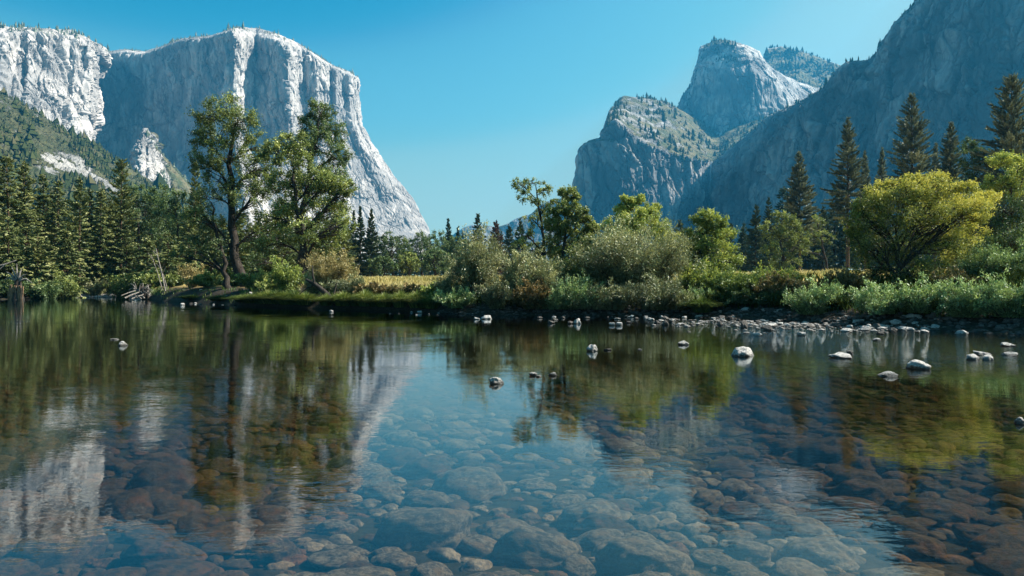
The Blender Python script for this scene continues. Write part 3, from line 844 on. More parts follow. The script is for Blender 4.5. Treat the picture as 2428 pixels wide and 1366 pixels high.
# ------------------------------------------------------------------ conifers
# kind, px of the foot, distance, py of the tip, half width in px, label, extras
PINES = [
    ('pine', 1897, 165, 360, 48, "broad grey green pine with a full pointed crown behind the small leafy oak", dict(bare=.22, density=1.3)),
    ('pine', 2010, 150, 280, 46, "tall dark pine on a long bare trunk at the meadow edge", dict(bare=.36, density=1.1, ragged=.45)),
    ('pine', 2163, 140, 218, 62, "tallest open branched pine with a straight dark trunk above the big yellow bush", dict(bare=.25, density=.95, ragged=.5, shape=.75)),
    ('pine', 2250, 140, 293, 36, "narrow pine between the tallest open pine and the round dark oak", dict(bare=.2, ragged=.4, shape=.6)),
    ('pine', 2398, 112, 178, 78, "shaggy grey pine rising highest at the edge of the view", dict(bare=.2, density=1.0, ragged=.45, shape=.62)),
    ('pine', 2052, 175, 358, 24, "slim pine just right of the long bare trunk", dict(bare=.2, ragged=.4)),
    ('pine', 2090, 178, 350, 26, "slim leaning topped pine left of the tallest open pine", dict(bare=.2, ragged=.4)),
    ('pine', 2215, 180, 340, 28, "grey pine half hidden behind the tallest open pine", dict(bare=.2)),
    ('fir', 1790, 190, 487, 26, "small pointed fir left of a slightly taller twin", {}),
    ('fir', 1822, 195, 470, 25, "slightly taller pointed fir just left of the leafy oak", {}),
    ('fir', 1952, 200, 488, 26, "small fir in the gap left of the long bare trunk", {}),
    ('fir', 1612, 200, 525, 30, "dark fir behind the yellow topped willow", {}),
    ('fir', 1735, 230, 532, 16, "tiny fir right of the yellow green alder", {}),
    ('fir', 1760, 235, 540, 16, "tiny fir left of the small pointed fir", {}),
    ('fir', 855, 190, 490, 18, "slim fir touching the edge of the great cottonwood", dict(shape=.95)),
    ('fir', 838, 200, 500, 18, "fir half hidden by the yellowing cottonwood", dict(shape=.95)),
    ('fir', 881, 185, 497, 22, "pointed fir with a clear spire below the sunlit cliff", dict(shape=.95)),
    ('fir', 1063, 260, 520, 14, "thin fir spire beyond the meadow left of the valley gap", {}),
    ('fir', 1086, 262, 540, 12, "thin short fir beyond the meadow", {}),
    ('fir', 1134, 250, 506, 26, "dark fir standing against the far blue ridge", dict(ragged=.4)),
    ('dead', 1176, 235, 524, 27, "reddish brown dying fir among green trees", {}),
    ('fir', 1208, 245, 535, 22, "fir between the dying reddish one and the thin tall alder", {}),
    ('fir', 1236, 250, 520, 22, "fir behind the thin tall alder", {}),
]
for i, (kind, px, Y, pt, hw, lab, ex) in enumerate(PINES):
    rng = np.random.default_rng(100 + i)
    f0 = foot(px, Y)
    h = height(pt, Y, f0[2])
    r = hw / F * Y * 1.36
    kw = dict(bare=.1, density=1.35, leaf=max(.42, Y * .0034), up=.25, droop=.22, shape=.85)
    if kind == 'pine': kw.update(up=.32, droop=.12, tip=2.0)
    kw.update(ex); kw['density'] = max(1.6, kw['density'] * 1.55)
    tr, cr = conifer(rng, h, r, **kw)
    plant("pine_tree" if kind == 'pine' else "fir_tree", lab, "pine" if kind == 'pine' else "fir", f0, tr, cr, B_PINE if kind == 'pine' else B_DARK, {'pine': L_PINE, 'fir': L_FIR, 'dead': L_BROWN}[kind], "conifers beyond the meadow")

# the wood on the left shore: each tree its own
LEFT = [  # px, Y, tip py, half width px, kind, label
    (-40, 104, 330, 62, 'c', "dense cedar at the very edge of the wood above the old stump"),
    (22, 108, 368, 58, 'c', "tall dense light green cedar behind the bleached branch"),
    (62, 112, 384, 50, 'c', "tall light green cedar second from the edge of the wood"),
    (105, 122, 412, 40, 'c', "dark cedar below the pale rock outcrop"),
    (138, 120, 428, 44, 'c', "olive cedar leaning against the pale outcrop"),
    (188, 116, 424, 34, 'p', "dark slim pine with a straight trunk near the gravel beach"),
    (214, 128, 446, 34, 'c', "shaded cedar right of the slim dark pine"),
    (238, 122, 448, 32, 'c', "pale green cedar over the gravel beach"),
    (286, 128, 382, 46, 'p', "tallest pine of the shore wood with a rounded sunlit top"),
    (258, 124, 470, 34, 'c', "short cedar left of the tallest shore pine"),
    (326, 134, 432, 40, 'o', ""), (372, 136, 430, 44, 'o', ""), (415, 130, 448, 40, 'o', ""),
    (462, 128, 384, 24, 'p', "thin ragged pine beside the pale cliff base left of the great cottonwood"),
    (448, 118, 500, 40, 'c', "broad dark cedar behind the khaki shrub"),
    (20, 102, 520, 60, 'c', "low cedar bough mass behind the old stump"),
    (90, 104, 540, 54, 'c', "shorter bright cedar at the water left of the gravel beach"),
    (160, 110, 530, 52, 'c', "shorter cedar with hanging boughs right of the bright one"),
    (222, 122, 560, 40, 'c', "small cedar behind the red trunks"),
    (300, 124, 545, 46, 'c', "small green cedar behind the root tangle"),
    (350, 120, 560, 40, 'c', "thin pale cedar beside the leaning white trunks"),
    (400, 108, 555, 44, 'c', "cedar between the leaning white trunks and the khaki shrub"),
    (500, 100, 520, 44, 'c', "shadowy cedar behind the great cottonwood trunk"),
    (560, 104, 500, 50, 'c', "dark cedar filling the gap right of the great trunk"),
    (610, 100, 520, 46, 'c', "dark cedar behind the spiky bright sapling"),
    (660, 100, 500, 50, 'c', "dark cedar between the two great cottonwoods"),
    (715, 104, 510, 50, 'c', "dark cedar behind the yellowing cottonwood trunk"),
    (770, 108, 520, 46, 'c', "dark cedar behind the khaki round willow"),
    (815, 116, 540, 40, 'c', "dark cedar at the far edge of the shore wood"),
]
for i, (px, Y, pt, hw, kind, lab) in enumerate(LEFT):
    rng = np.random.default_rng(300 + i)
    f0 = foot(px, Y); h = height(pt, Y, f0[2]); r = hw / F * Y
    if kind == 'o': continue
    if kind == 'c':
        tr, cr = conifer(rng, h, r, bare=.03, density=1.25, leaf=.50, up=.10, droop=.40, shape=.55, ragged=.42, wide=.75, tip=-0.6, huebias=rng.uniform(-.12, .14))
        plant("cedar_tree", lab, "cedar", f0, tr, cr, B_PINE, L_CEDAR, "cedars of the shore wood")
    else:
        tr, cr = conifer(rng, h, r, bare=.30, density=1.15, leaf=.52, up=.3, droop=.1, shape=.5, ragged=.5, tip=1.5, huebias=.08)
        plant("pine_tree", lab, "pine", f0, tr, cr, B_PINE, L_CEDAR, "pines of the shore wood")

# ------------------------------------------------------------------ broadleaved trees given by the outline of their crowns in the photograph, at their own distance
def crown_tree(name, cat, label, seed, Y, base, trunk, trunk_r, blobs, lmat, bmat=B_DARK, depth=0.8, group=None, **kw):
    rng = np.random.default_rng(seed)
    f0 = foot(base, Y)
    k = Y / F
    def loc(px, py, dy=0.0):
        return (px - base) * k, dy, CAMH - (py - HY) * k - f0[2]
    tp = [(0, 0, -0.3)] + [loc(*q) for q in trunk]
    bb = []
    for b in blobs:
        px, py, rx, ry = b[:4]
        wgt = b[4] if len(b) > 4 else 1.0
        hb = b[5] if len(b) > 5 else 0.0
        dy = b[6] * k if len(b) > 6 else rng.uniform(-1, 1) * rx * k * depth
        x, y, z = loc(px, py, dy)
        bb.append((x, y, z, rx * k, rx * k * 0.9, ry * k, wgt, hb))
    kw['leaf'] = kw.get('leaf', .2) * .74; kw['per'] = int(kw.get('per', 46) * 1.35)
    tr, cr = broadleaf(rng, tp, trunk_r, bb, **kw)
    return plant(name, label, cat, f0, tr, cr, bmat, lmat, group)

crown_tree("cottonwood_tree", "cottonwood", "great dark trunked cottonwood leaning by the shore with a sunlit open crown", 11, 74, 592,
    [(575, 650), (556, 590), (551, 520), (548, 440), (546, 360), (545, 300)], .62,
    [(545, 262, 34, 30), (500, 275, 40, 30), (480, 330, 30, 36), (575, 300, 44, 36), (530, 330, 44, 36), (600, 345, 36, 34), (560, 380, 46, 34), (490, 390, 34, 30, .7), (610, 400, 34, 34), (580, 430, 40, 30, .8), (520, 430, 34, 28, .6), (625, 450, 30, 34, .8), (505, 470, 40, 26, .5), (590, 490, 44, 30, .6), (480, 520, 34, 26, .5), (620, 540, 36, 30, .6), (540, 540, 36, 26, .4)], L_COTTON, per=70, nsub=25, leaf=.25, spread=.62, huebias=-.10)
crown_tree("cottonwood_tree", "cottonwood", "slender dark companion trunk forking just left of the great cottonwood", 12, 73, 541,
    [(533, 640), (522, 580), (508, 530), (500, 480)], .34,
    [(480, 520, 44, 28), (455, 560, 36, 28), (500, 470, 36, 30), (520, 590, 34, 24, .6), (470, 600, 36, 26, .7), (440, 610, 30, 24, .6)], L_OAK, per=56, nsub=16, leaf=.23, huebias=-.15)
crown_tree("cottonwood_tree", "cottonwood", "dark green tall cottonwood with the highest narrow top of its pair", 13, 80, 722,
    [(716, 620), (712, 540), (730, 440), (748, 340), (755, 285)], .55,
    [(755, 262, 30, 28), (735, 300, 34, 32), (785, 310, 34, 34), (760, 350, 44, 36), (720, 360, 34, 36), (795, 370, 34, 36), (745, 420, 50, 34), (800, 430, 32, 34), (700, 440, 40, 34), (770, 490, 46, 34), (690, 510, 44, 34), (720, 560, 50, 30), (790, 550, 40, 34)], L_OAK, per=84, nsub=26, leaf=.26, huebias=.05)
crown_tree("cottonwood_tree", "cottonwood", "yellowing wide cottonwood in front of the dark tall one", 14, 68, 738,
    [(728, 650), (720, 590), (706, 520), (694, 440), (690, 380)], .48,
    [(685, 335, 36, 28), (655, 370, 30, 30), (705, 390, 44, 36), (660, 430, 36, 36), (740, 440, 44, 34), (790, 440, 38, 32, 1, .1), (690, 490, 46, 34), (770, 500, 46, 36, 1, .1), (818, 450, 24, 34, .8, .15), (650, 520, 40, 34), (810, 540, 28, 34, .8, .1), (720, 555, 50, 30, .8), (640, 580, 40, 28, .7), (780, 580, 40, 28, .7)], L_COTTON, per=74, nsub=24, leaf=.25, huebias=.0)
crown_tree("oak_tree", "oak", "shadowed understorey oak between the great trunks", 15, 86, 665,
    [(668, 640), (660, 600), (655, 560)], .3,
    [(650, 560, 50, 36), (610, 590, 44, 34), (690, 600, 44, 34), (640, 630, 50, 26)], L_OAK, per=60, nsub=16, leaf=.24, huebias=-.2)
# shore wood broadleaves
for i, (px, Y, pt, hw, kind, lab) in enumerate([(326, 134, 440, 42, 'o', "rounded dark oak right of the tallest shore pine"), (372, 136, 436, 46, 'o', "broad dark oak beneath the jagged pinnacle"), (418, 128, 452, 42, 'o', "dark oak left of the thin ragged pine")]):
    crown_tree("oak_tree", "oak", lab, 40 + i, Y, px, [(px, 620), (px + 4, 560), (px - 3, 500)], .4,
        [(px, pt + 22, hw * .5, 22), (px - hw * .5, pt + 50, hw * .6, 30), (px + hw * .5, pt + 55, hw * .6, 30), (px, pt + 80, hw * .8, 34), (px - hw * .6, pt + 120, hw * .7, 34), (px + hw * .6, pt + 120, hw * .7, 36), (px, pt + 170, hw, 34)], L_OAK, per=60, nsub=16, leaf=.40, spread=.65, huebias=-.05, group="oaks of the shore wood")
# oaks beyond the meadow in the middle
OAKS = [(930, 190, 548, 44, "spreading dark oak with visible limbs at the left end of the meadow"), (1000, 205, 552, 42, "dark oak with two pale stems under the tip of the cliff"), (1040, 215, 545, 40, "airy taller oak right of the cliff tip"), (1085, 200, 560, 36, "grey green oak behind the brown shrub bank"),
        (970, 180, 600, 26, "small light green round tree standing alone on the meadow"), (908, 175, 612, 34, "low dark bush oak at the meadow edge"), (1030, 185, 590, 40, "shadowed bushy oak behind the meadow grass"), (1120, 210, 575, 34, "oak hidden behind the spreading willow")]
for i, (px, Y, pt, hw, lab) in enumerate(OAKS):
    H = 655 - pt
    crown_tree("oak_tree", "oak", lab, 60 + i, Y, px, [(px + 2, 655 - H * .25), (px - 4, 655 - H * .5), (px + 3, 655 - H * .72)], .42,
        [(px, pt + H * .14, hw * .5, H * .13), (px - hw * .5, pt + H * .3, hw * .5, H * .17), (px + hw * .5, pt + H * .32, hw * .5, H * .17), (px, pt + H * .45, hw * .7, H * .18), (px - hw * .65, pt + H * .6, hw * .5, H * .18), (px + hw * .65, pt + H * .6, hw * .5, H * .18), (px, pt + H * .75, hw * .7, H * .16, .7)],
        L_COTTON if i in (4,) else L_OAK, per=60, nsub=12, leaf=.55, spread=.6, huebias=(.05 if i in (4, 2) else -.05), group="oaks beyond the meadow")
# oaks on the right
crown_tree("oak_tree", "oak", "bright leafy oak standing in front of the small firs", 71, 118, 1855, [(1856, 610), (1850, 570), (1852, 540)], .4,
    [(1855, 520, 26, 18), (1830, 545, 26, 24), (1882, 545, 24, 24), (1856, 565, 34, 26), (1835, 600, 30, 24), (1884, 590, 24, 26), (1862, 625, 36, 18)], L_COTTON, per=70, nsub=18, leaf=.34, huebias=-.05)
crown_tree("oak_tree", "oak", "round dark oak top between the narrow pine and the shaggy grey pine", 72, 118, 2315, [(2312, 560), (2310, 480), (2312, 420)], .6,
    [(2312, 350, 30, 24), (2290, 385, 28, 30), (2338, 385, 30, 30), (2314, 420, 40, 30), (2285, 450, 30, 30), (2345, 450, 30, 34)], L_OAK, per=80, nsub=22, leaf=.36, huebias=-.15)
crown_tree("oak_tree", "oak", "thin crooked oak between the broad pine and the long bare trunk", 73, 124, 1962, [(1955, 600), (1945, 560), (1938, 530)], .22,
    [(1938, 530, 20, 18), (1925, 560, 18, 18), (1950, 565, 20, 20), (1935, 600, 22, 18, .7)], L_COTTON, per=44, nsub=12, leaf=.32)

# ------------------------------------------------------------------ river bank trees in the middle and on the right
crown_tree("alder_tree", "alder", "thin tall alder with drooping sparse branches against the sky", 21, 50, 1292,
    [(1290, 600), (1284, 540), (1276, 480), (1270, 440)], .16,
    [(1262, 432, 30, 12, .8), (1228, 436, 20, 12, .5), (1290, 452, 22, 14, .8), (1250, 475, 26, 16, .6), (1285, 490, 26, 18, .8), (1262, 520, 26, 16, .6), (1298, 530, 20, 20, .8), (1248, 560, 24, 18, .7), (1290, 575, 34, 26), (1262, 610, 30, 24), (1310, 480, 14, 14, .6), (1240, 450, 16, 10, .5), (1302, 600, 36, 26), (1236, 595, 30, 26, .8), (1270, 640, 44, 26)], L_COTTON, per=60, nsub=13, leaf=.15, droop=.5, spread=.5, huebias=.05)
crown_tree("alder_tree", "alder", "fuller dark alder right of the thin drooping one", 22, 49, 1336,
    [(1336, 620), (1336, 560), (1340, 510), (1342, 470)], .17,
    [(1345, 462, 20, 18, .8), (1325, 500, 26, 22), (1362, 505, 26, 20), (1385, 520, 16, 14, .6, .1), (1340, 540, 36, 26), (1375, 560, 30, 26), (1320, 580, 34, 28), (1350, 610, 44, 28), (1390, 610, 30, 26), (1310, 640, 34, 24), (1402, 545, 18, 16, .8, .15), (1358, 470, 14, 18, .6), (1322, 535, 30, 26), (1396, 580, 34, 24, 1, .1), (1345, 645, 50, 26)], L_COTTON, per=95, nsub=19, leaf=.17, droop=.25, huebias=.02)
crown_tree("alder_tree", "alder", "yellow topped alder poking out of the great willow mound", 23, 47, 1500,
    [(1500, 640), (1502, 570), (1504, 510)], .14,
    [(1500, 484, 16, 14), (1480, 508, 24, 16), (1530, 512, 26, 14), (1500, 525, 38, 22), (1550, 545, 34, 22), (1455, 540, 30, 20), (1500, 560, 60, 26), (1580, 575, 30, 20), (1520, 476, 10, 12, .5), (1478, 480, 12, 12, .5), (1545, 500, 18, 14, .6), (1530, 540, 60, 26), (1470, 575, 40, 24)], L_ALDER, per=100, nsub=22, leaf=.15, huebias=.22)
crown_tree("alder_tree", "alder", "airy yellow green alder with open upright limbs", 24, 46, 1682,
    [(1680, 650), (1676, 590), (1676, 540)], .13,
    [(1668, 520, 28, 16), (1695, 535, 26, 18), (1655, 550, 26, 20), (1715, 560, 28, 18), (1680, 575, 36, 22), (1650, 600, 28, 22), (1725, 600, 30, 22), (1690, 630, 44, 22), (1745, 625, 22, 18, .7), (1650, 650, 30, 22), (1730, 655, 36, 20)], L_ALDER, per=80, nsub=19, leaf=.17, spread=.62, huebias=.06)
crown_tree("alder_tree", "alder", "wide yellowing bush tree with a dark green middle, largest on the right bank", 25, 36, 2130,
    [(2130, 640), (2128, 580), (2126, 530)], .16,
    [(2075, 480, 40, 22, 1, .18), (2130, 465, 40, 22, 1, .20), (2190, 455, 44, 22, 1, .28), (2050, 530, 40, 34, 1, -.05), (2110, 520, 50, 36, 1, -.08), (2180, 510, 50, 34, 1, .05), (2250, 470, 44, 28, 1, .42), (2230, 530, 44, 38, 1, .30), (2285, 500, 40, 26, 1, .42), (2060, 590, 44, 36, 1, -.22), (2120, 590, 54, 40, 1, -.25), (2190, 580, 50, 40, 1, -.15), (2255, 580, 40, 36, 1, .25), (2070, 650, 50, 30, 1, -.3), (2140, 655, 60, 30, 1, -.3), (2210, 640, 50, 34, 1, -.2), (2072, 452, 16, 14, .5, .2), (2112, 444, 14, 12, .5, .2), (2160, 432, 18, 12, .5, .25), (2222, 430, 20, 14, .6, .3), (2285, 446, 20, 12, .5, .4), (2030, 505, 14, 24, .5, 0), (2026, 560, 12, 24, .5, -.1), (2325, 520, 18, 14, .5, .3)], L_YELLOW, per=96, nsub=22, leaf=.12, spread=.74, huebias=.05)
crown_tree("alder_tree", "alder", "golden branch spray reaching right from behind the wide yellowing tree", 26, 38, 2300,
    [(2300, 620), (2300, 560), (2305, 520)], .12,
    [(2340, 470, 30, 14, 1, .35), (2310, 490, 30, 16, 1, .3), (2290, 550, 36, 24, 1, .3), (2270, 610, 36, 20, 1, .2)], L_YELLOW, per=70, nsub=18, leaf=.13, huebias=.15)
crown_tree("alder_tree", "alder", "lime yellow tree crown above the dark thicket at the edge of the view", 27, 44, 2405,
    [(2405, 600), (2400, 520), (2398, 460)], .2,
    [(2385, 380, 34, 18, 1, .1), (2415, 400, 34, 24, 1, .15), (2360, 430, 34, 20, 1, .0), (2400, 450, 44, 26, 1, .0), (2345, 455, 26, 16), (2450, 420, 40, 40)], L_ALDER, per=80, nsub=20, leaf=.15, huebias=.12)
crown_tree("alder_tree", "alder", "dark green thicket under the lime yellow crown", 28, 42, 2380,
    [(2380, 640), (2382, 580), (2384, 540)], .2,
    [(2390, 500, 50, 34), (2350, 540, 44, 34), (2420, 550, 50, 40), (2380, 580, 50, 34), (2330, 600, 40, 30), (2430, 610, 44, 34)], L_OAK, per=90, nsub=22, leaf=.15, huebias=-.2)

def bush(name, cat, label, seed, px, Y, top, hw, lmat, n=16000, stems=46, leaf=.16, crownname="crown", group=None, bmat=B_STEM, dz=0.0, lean=0.0, **kw):
    rng = np.random.default_rng(seed)
    f0 = foot(px, Y); f0[2] += dz
    H = height(top, Y, f0[2]); R = hw / F * Y
    tr, cr = willow(rng, H, R, stems=stems, leaf=leaf * .82, n=int(n * 1.25), lean=(lean, -.16 if px > 1050 else 0), **kw)
    return plant(name, label, cat, f0, tr, cr, bmat, lmat, group, 0.0, crownname, "stems")

BUSHES = [
    (1522, 43, 528, 116, L_WILLOW, 60000, 100, .17, "great rounded grey olive willow mound, the largest bush on the bank", dict(low=.06, huebias=.06)),
    (1430, 44, 560, 62, L_WILLOW, 22000, 50, .17, "darker willow filling the left side of the great mound", dict(huebias=-.12)),
    (1135, 45, 556, 62, L_WILLOW, 22000, 40, .17, "spreading grey willow on dark forked stems at the meadow end", dict(low=.32, stem_r=.05, arch=.8)),
    (1215, 43, 600, 62, L_WILLOW, 22000, 44, .17, "olive willow with dark stems leaning over the water", dict(low=.30, lean=.35, stem_r=.06)),
    (1270, 42, 635, 58, L_WILLOW, 18000, 44, .16, "yellowish willow right of the leaning dark stems", dict(low=.2, huebias=.14, lean=.2)),
    (1262, 41, 672, 48, L_RUST, 11000, 40, .15, "rusty orange shrub low in the willow row", dict(huebias=.15)),
    (1090, 43, 690, 54, L_WILLOWG, 13000, 40, .16, "pale green willow clump at the water edge below the spreading willow", dict(low=.05)),
    (1350, 41.5, 660, 60, L_WILLOWG, 14000, 44, .16, "bright green thin shrub below the fuller dark alder", dict(low=.15, lean=.25)),
    (1400, 41, 690, 60, L_WILLOW, 13000, 40, .15, "shadowed slanting shrub right at the waterline left of the great mound", dict(low=.2, lean=.3, huebias=-.15)),
    (1652, 41, 690, 54, L_WILLOWG, 11000, 40, .15, "low green shrub right of the great willow mound", dict(huebias=-.05)),
    (1715, 42, 650, 58, L_ALDER, 15000, 46, .14, "yellow green low thicket under the airy alder", dict(huebias=-.3)),
    (1780, 40, 648, 64, L_ALDER, 17000, 50, .14, "yellow topped dark thicket right of the airy alder", dict(huebias=-.3)),
    (1845, 38.5, 655, 60, L_RUST, 15000, 46, .14, "brown and yellow thicket in front of the gold meadow", dict(huebias=-.1)),
    (1800, 38.5, 690, 70, L_OAK, 14000, 44, .14, "dark shaded undergrowth bush above the crowded stones", dict(huebias=-.25)),
    (2010, 36, 650, 56, L_RUST, 14000, 44, .13, "reddish brown bush left of the wide yellowing tree", dict(huebias=.05)),
    (1985, 33.5, 690, 46, L_OAK, 10000, 40, .13, "dark rounded bush behind the bright corner willow", dict(huebias=-.2)),
    (1925, 32, 672, 62, L_WILLOWG, 17000, 54, .13, "bright green round willow at the water in front of the gold meadow", dict(low=.05, huebias=.06)),
    (2095, 30, 672, 66, L_WILLOWG, 18000, 54, .13, "bright grey green willow below the wide yellowing tree, left of two", dict(low=.04, huebias=.08)),
    (2190, 29, 664, 66, L_WILLOWG, 18000, 54, .13, "bright grey green willow below the wide yellowing tree, right of two", dict(low=.04, huebias=.08)),
    (2290, 27.5, 668, 66, L_WILLOWG, 17000, 54, .12, "dense grey green willow at the corner of the dark cut bank", dict(low=.05)),
    (2395, 26.5, 656, 66, L_WILLOWG, 17000, 54, .12, "tall grey green willow at the edge of the view by the water", dict(low=.05, huebias=.03)),
    (2490, 25.5, 660, 66, L_WILLOWG, 12000, 50, .12, "grey green willow just out of the frame edge", dict(low=.05)),
    (2320, 36, 590, 60, L_WILLOWG, 17000, 50, .15, "silvery mounded bush under the golden spray", dict(huebias=-.12)),
    (2400, 36, 574, 64, L_WILLOWG, 17000, 50, .15, "silvery mounded bush under the dark thicket at the edge", dict(huebias=-.08)),
    (2255, 31.5, 640, 44, L_RUST, 8000, 40, .12, "bare twiggy brown bush between the silvery mound and the corner willow", dict(huebias=-.1)),
    (1180, 41.5, 668, 44, L_WILLOW, 10000, 36, .15, "grey green shrub between the pale green clump and the leaning stems", dict(huebias=-.3, low=.05)),  # this and the next three: bank shadow painted in as darker leaves
    (1310, 40.6, 690, 50, L_WILLOWG, 10000, 40, .14, "slanting green shrub at the waterline right of the rusty shrub", dict(huebias=-.35, lean=.3, low=.1)),
    (1455, 40.5, 668, 62, L_WILLOW, 14000, 44, .15, "drooping skirt of the great mound on its shaded left", dict(huebias=-.28, low=.05)),
    (1560, 40.3, 655, 66, L_WILLOW, 16000, 48, .15, "drooping grey olive skirt of the great mound on the right", dict(huebias=-.15, low=.05)),
    (1610, 40, 690, 44, L_WILLOW, 9000, 36, .14, "low leaning willow at the right foot of the great mound", dict(huebias=-.1, low=.05, lean=.25)),
    (1700, 39.5, 700, 48, L_HERB, 9000, 36, .14, "dark low bush in the shade under the yellow green thicket", dict()),
    (1752, 39, 706, 44, L_HERB, 9000, 36, .14, "dark low bush right under the yellow topped thicket", dict()),
    (1860, 36.5, 702, 50, L_HERB, 10000, 36, .13, "dark low bush left of the bright round willow", dict()),
    (1990, 33.0, 706, 44, L_HERB, 8000, 36, .12, "dark low bush in the notch between the bright willows", dict()),
    (1830, 41, 640, 60, L_ALDER, 14000, 44, .14, "yellow olive thicket top against the gold meadow", dict(huebias=-.15)),
    (1660, 43, 628, 50, L_ALDER, 12000, 40, .14, "yellow green shrub linking the great mound and the airy alder", dict(huebias=-.05)),
    (1390, 45, 590, 60, L_COTTON, 16000, 44, .15, "dark green tall shrub between the fuller alder and the great mound", dict(huebias=-.2)),
    (1310, 46, 610, 56, L_COTTON, 14000, 44, .15, "mid green shrub behind the yellowish willow", dict(huebias=-.15)),
    (1060, 46, 640, 40, L_WILLOW, 9000, 36, .16, "grey shrub left of the spreading willow", dict(huebias=-.05)),
    # left shore
    (790, 58, 592, 52, L_KHAKI, 18000, 46, .19, "round khaki willow beside the right cottonwood", dict(low=.15)),
    (456, 84, 632, 30, L_KHAKI, 9000, 36, .24, "small khaki yellow shrub left of the slender trunk", dict(low=.08)),
    (680, 61, 612, 38, L_ALDER, 9000, 30, .19, "spiky bright yellow green sapling in front of the shadow", dict(low=.1, arch=.1)),
    (606, 68, 640, 40, L_COTTON, 9000, 36, .22, "pale leafy sapling right of the great trunk", dict(low=.1, huebias=.1)),
    (500, 80, 650, 40, L_COTTON, 9000, 36, .24, "light green low shrub between the two shore trunks", dict(huebias=.08)),
    (640, 64, 668, 34, L_COTTON, 7000, 34, .2, "low yellow green shrub behind the green grass bank", dict(huebias=.15)),
    (830, 55, 650, 34, L_WILLOW, 8000, 34, .19, "grey low willow at the left end of the brown shrub bank", dict(huebias=-.1)),
    (880, 53, 678, 40, L_RUST, 10000, 40, .18, "brown and yellow shrub heading the bank above the sedges", dict(huebias=.1)),
    (940, 51, 680, 42, L_RUST, 10000, 40, .18, "russet shrub in the middle of the bank above the sedges", dict(huebias=.0)),
    (1000, 50, 680, 42, L_RUST, 10000, 40, .18, "dull russet shrub right of the middle of the sedge bank", dict(huebias=-.05)),
    (1050, 47, 676, 42, L_ALDER, 9000, 40, .18, "yellow olive shrub closing the sedge bank on the right", dict(huebias=.05)),
    (745, 58, 650, 30, L_WILLOW, 7000, 34, .2, "grey twiggy shrub under the yellowing cottonwood", dict(huebias=0)),
    (560, 76, 660, 36, L_OAK, 7000, 34, .24, "dark fern green shrub at the foot of the great trunk", dict(huebias=-.1)),
    (410, 92, 655, 34, L_COTTON, 8000, 34, .28, "mid green shrub behind the root tangle", dict(huebias=-.05)),
    (355, 106, 640, 34, L_COTTON, 8000, 34, .3, "olive shrub around the leaning white trunks", dict(huebias=.05)),
    (300, 118, 655, 34, L_COTTON, 8000, 34, .32, "green shrub at the right end of the gravel beach", dict(huebias=-.05)),
    (225, 120, 662, 26, L_WILLOW, 6000, 34, .32, "tan shrub at the left end of the gravel beach", dict(huebias=.1)),
    (150, 106, 650, 36, L_COTTON, 8000, 34, .3, "arching green shrub left of the gravel beach", dict(huebias=-.05)),
    (105, 101, 668, 34, L_OAK, 8000, 34, .3, "low dark green shrub overhanging the water right of the old stump", dict(huebias=0)),
    (30, 99, 660, 40, L_OAK, 8000, 34, .3, "dark shrub behind the old stump", dict(huebias=-.1)),
    (-50, 96, 650, 50, L_OAK, 8000, 34, .3, "dark shrub at the frame edge left of the old stump", dict(huebias=-.1)),
]
for i, (px, Y, top, hw, lm, n, st, lf, lab, ex) in enumerate(BUSHES):
    wl_ = lm in (L_WILLOW, L_WILLOWG, L_KHAKI)
    if px > 1050: Y = max(Y - 1.2, float(bank(px)) + .9) if top > 645 else Y
    bush("willow_bush" if wl_ else "shrub", "willow" if wl_ else "shrub", lab, 500 + i, px, Y, top, hw, lm, n, st, lf, group=None, base_r=hw / F * Y * .35, aspect=.34 if wl_ else .6, **ex)

# ------------------------------------------------------------------ grass
SEDGE = [(815, 52.5, 695, 36, 1300, "bright green arching sedge tussock right of the fallen trunk"), (775, 53, 700, 26, 800, "small sedge tussock at the foot of the fallen trunk"), (868, 51, 692, 34, 1100, "sunlit sedge tussock second from the fallen trunk"),
    (912, 49.5, 698, 34, 1100, "pale drooping sedge tussock under the russet shrub"), (950, 48.6, 694, 30, 1000, "upright sedge tussock between two drooping ones"), (988, 47.6, 694, 32, 1100, "bright sedge tussock near the right end of the sedge row"), (1025, 46, 700, 30, 900, "dark sedge tussock beside the pale green willow"),
    (600, 62, 698, 40, 1200, "long green grass clump by the pale shore stone"), (640, 60, 692, 40, 1300, "bright green grass clump left of the spiky sapling foot"), (685, 58, 692, 40, 1300, "bright green grass clump under the spiky sapling"), (725, 56, 696, 36, 1200, "yellow green grass clump left of the fallen trunk"),
    (575, 62, 700, 30, 900, "green grass clump behind the pale shore stone"), (622, 60, 694, 34, 1000, "bright grass clump second from the pale shore stone"), (662, 58, 690, 34, 1000, "bright grass clump just left of the spiky sapling"), (705, 56, 692, 34, 1000, "yellow green grass clump right of the spiky sapling"), (890, 50, 702, 26, 800, "small sedge tussock between two larger drooping ones"), (1005, 47, 702, 26, 800, "small dark sedge tussock last but one in the sedge row"), (845, 51, 704, 24, 700, "low sedge tussock right of the arching one"),
    (520, 68, 704, 36, 900, "shaded green grass clump below the slender trunk"), (455, 76, 700, 34, 800, "green grass clump right of the root tangle"), (1665, 39.5, 706, 40, 900, "shaded green grass clump right of the great willow mound")]
for i, (px, Y, top, hw, n, lab) in enumerate(SEDGE):
    rng = np.random.default_rng(700 + i)
    Y = float(bank(px)) + (.7 if px > 580 else 1.0)
    f0 = foot(px, Y)
    H = height(top, Y, f0[2]) * 1.15; R = hw / F * Y * 1.35
    a = tussock(rng, max(H, .6), R, int(n * 1.5), huebias=.1 if i < 11 else -.2, wd=.030)
    o = link("sedge_tussock", a.mesh("sedge_tussock", L_GRASS), None, f0)
    tag(o, lab, "sedge", "sedge tussocks along the bank")

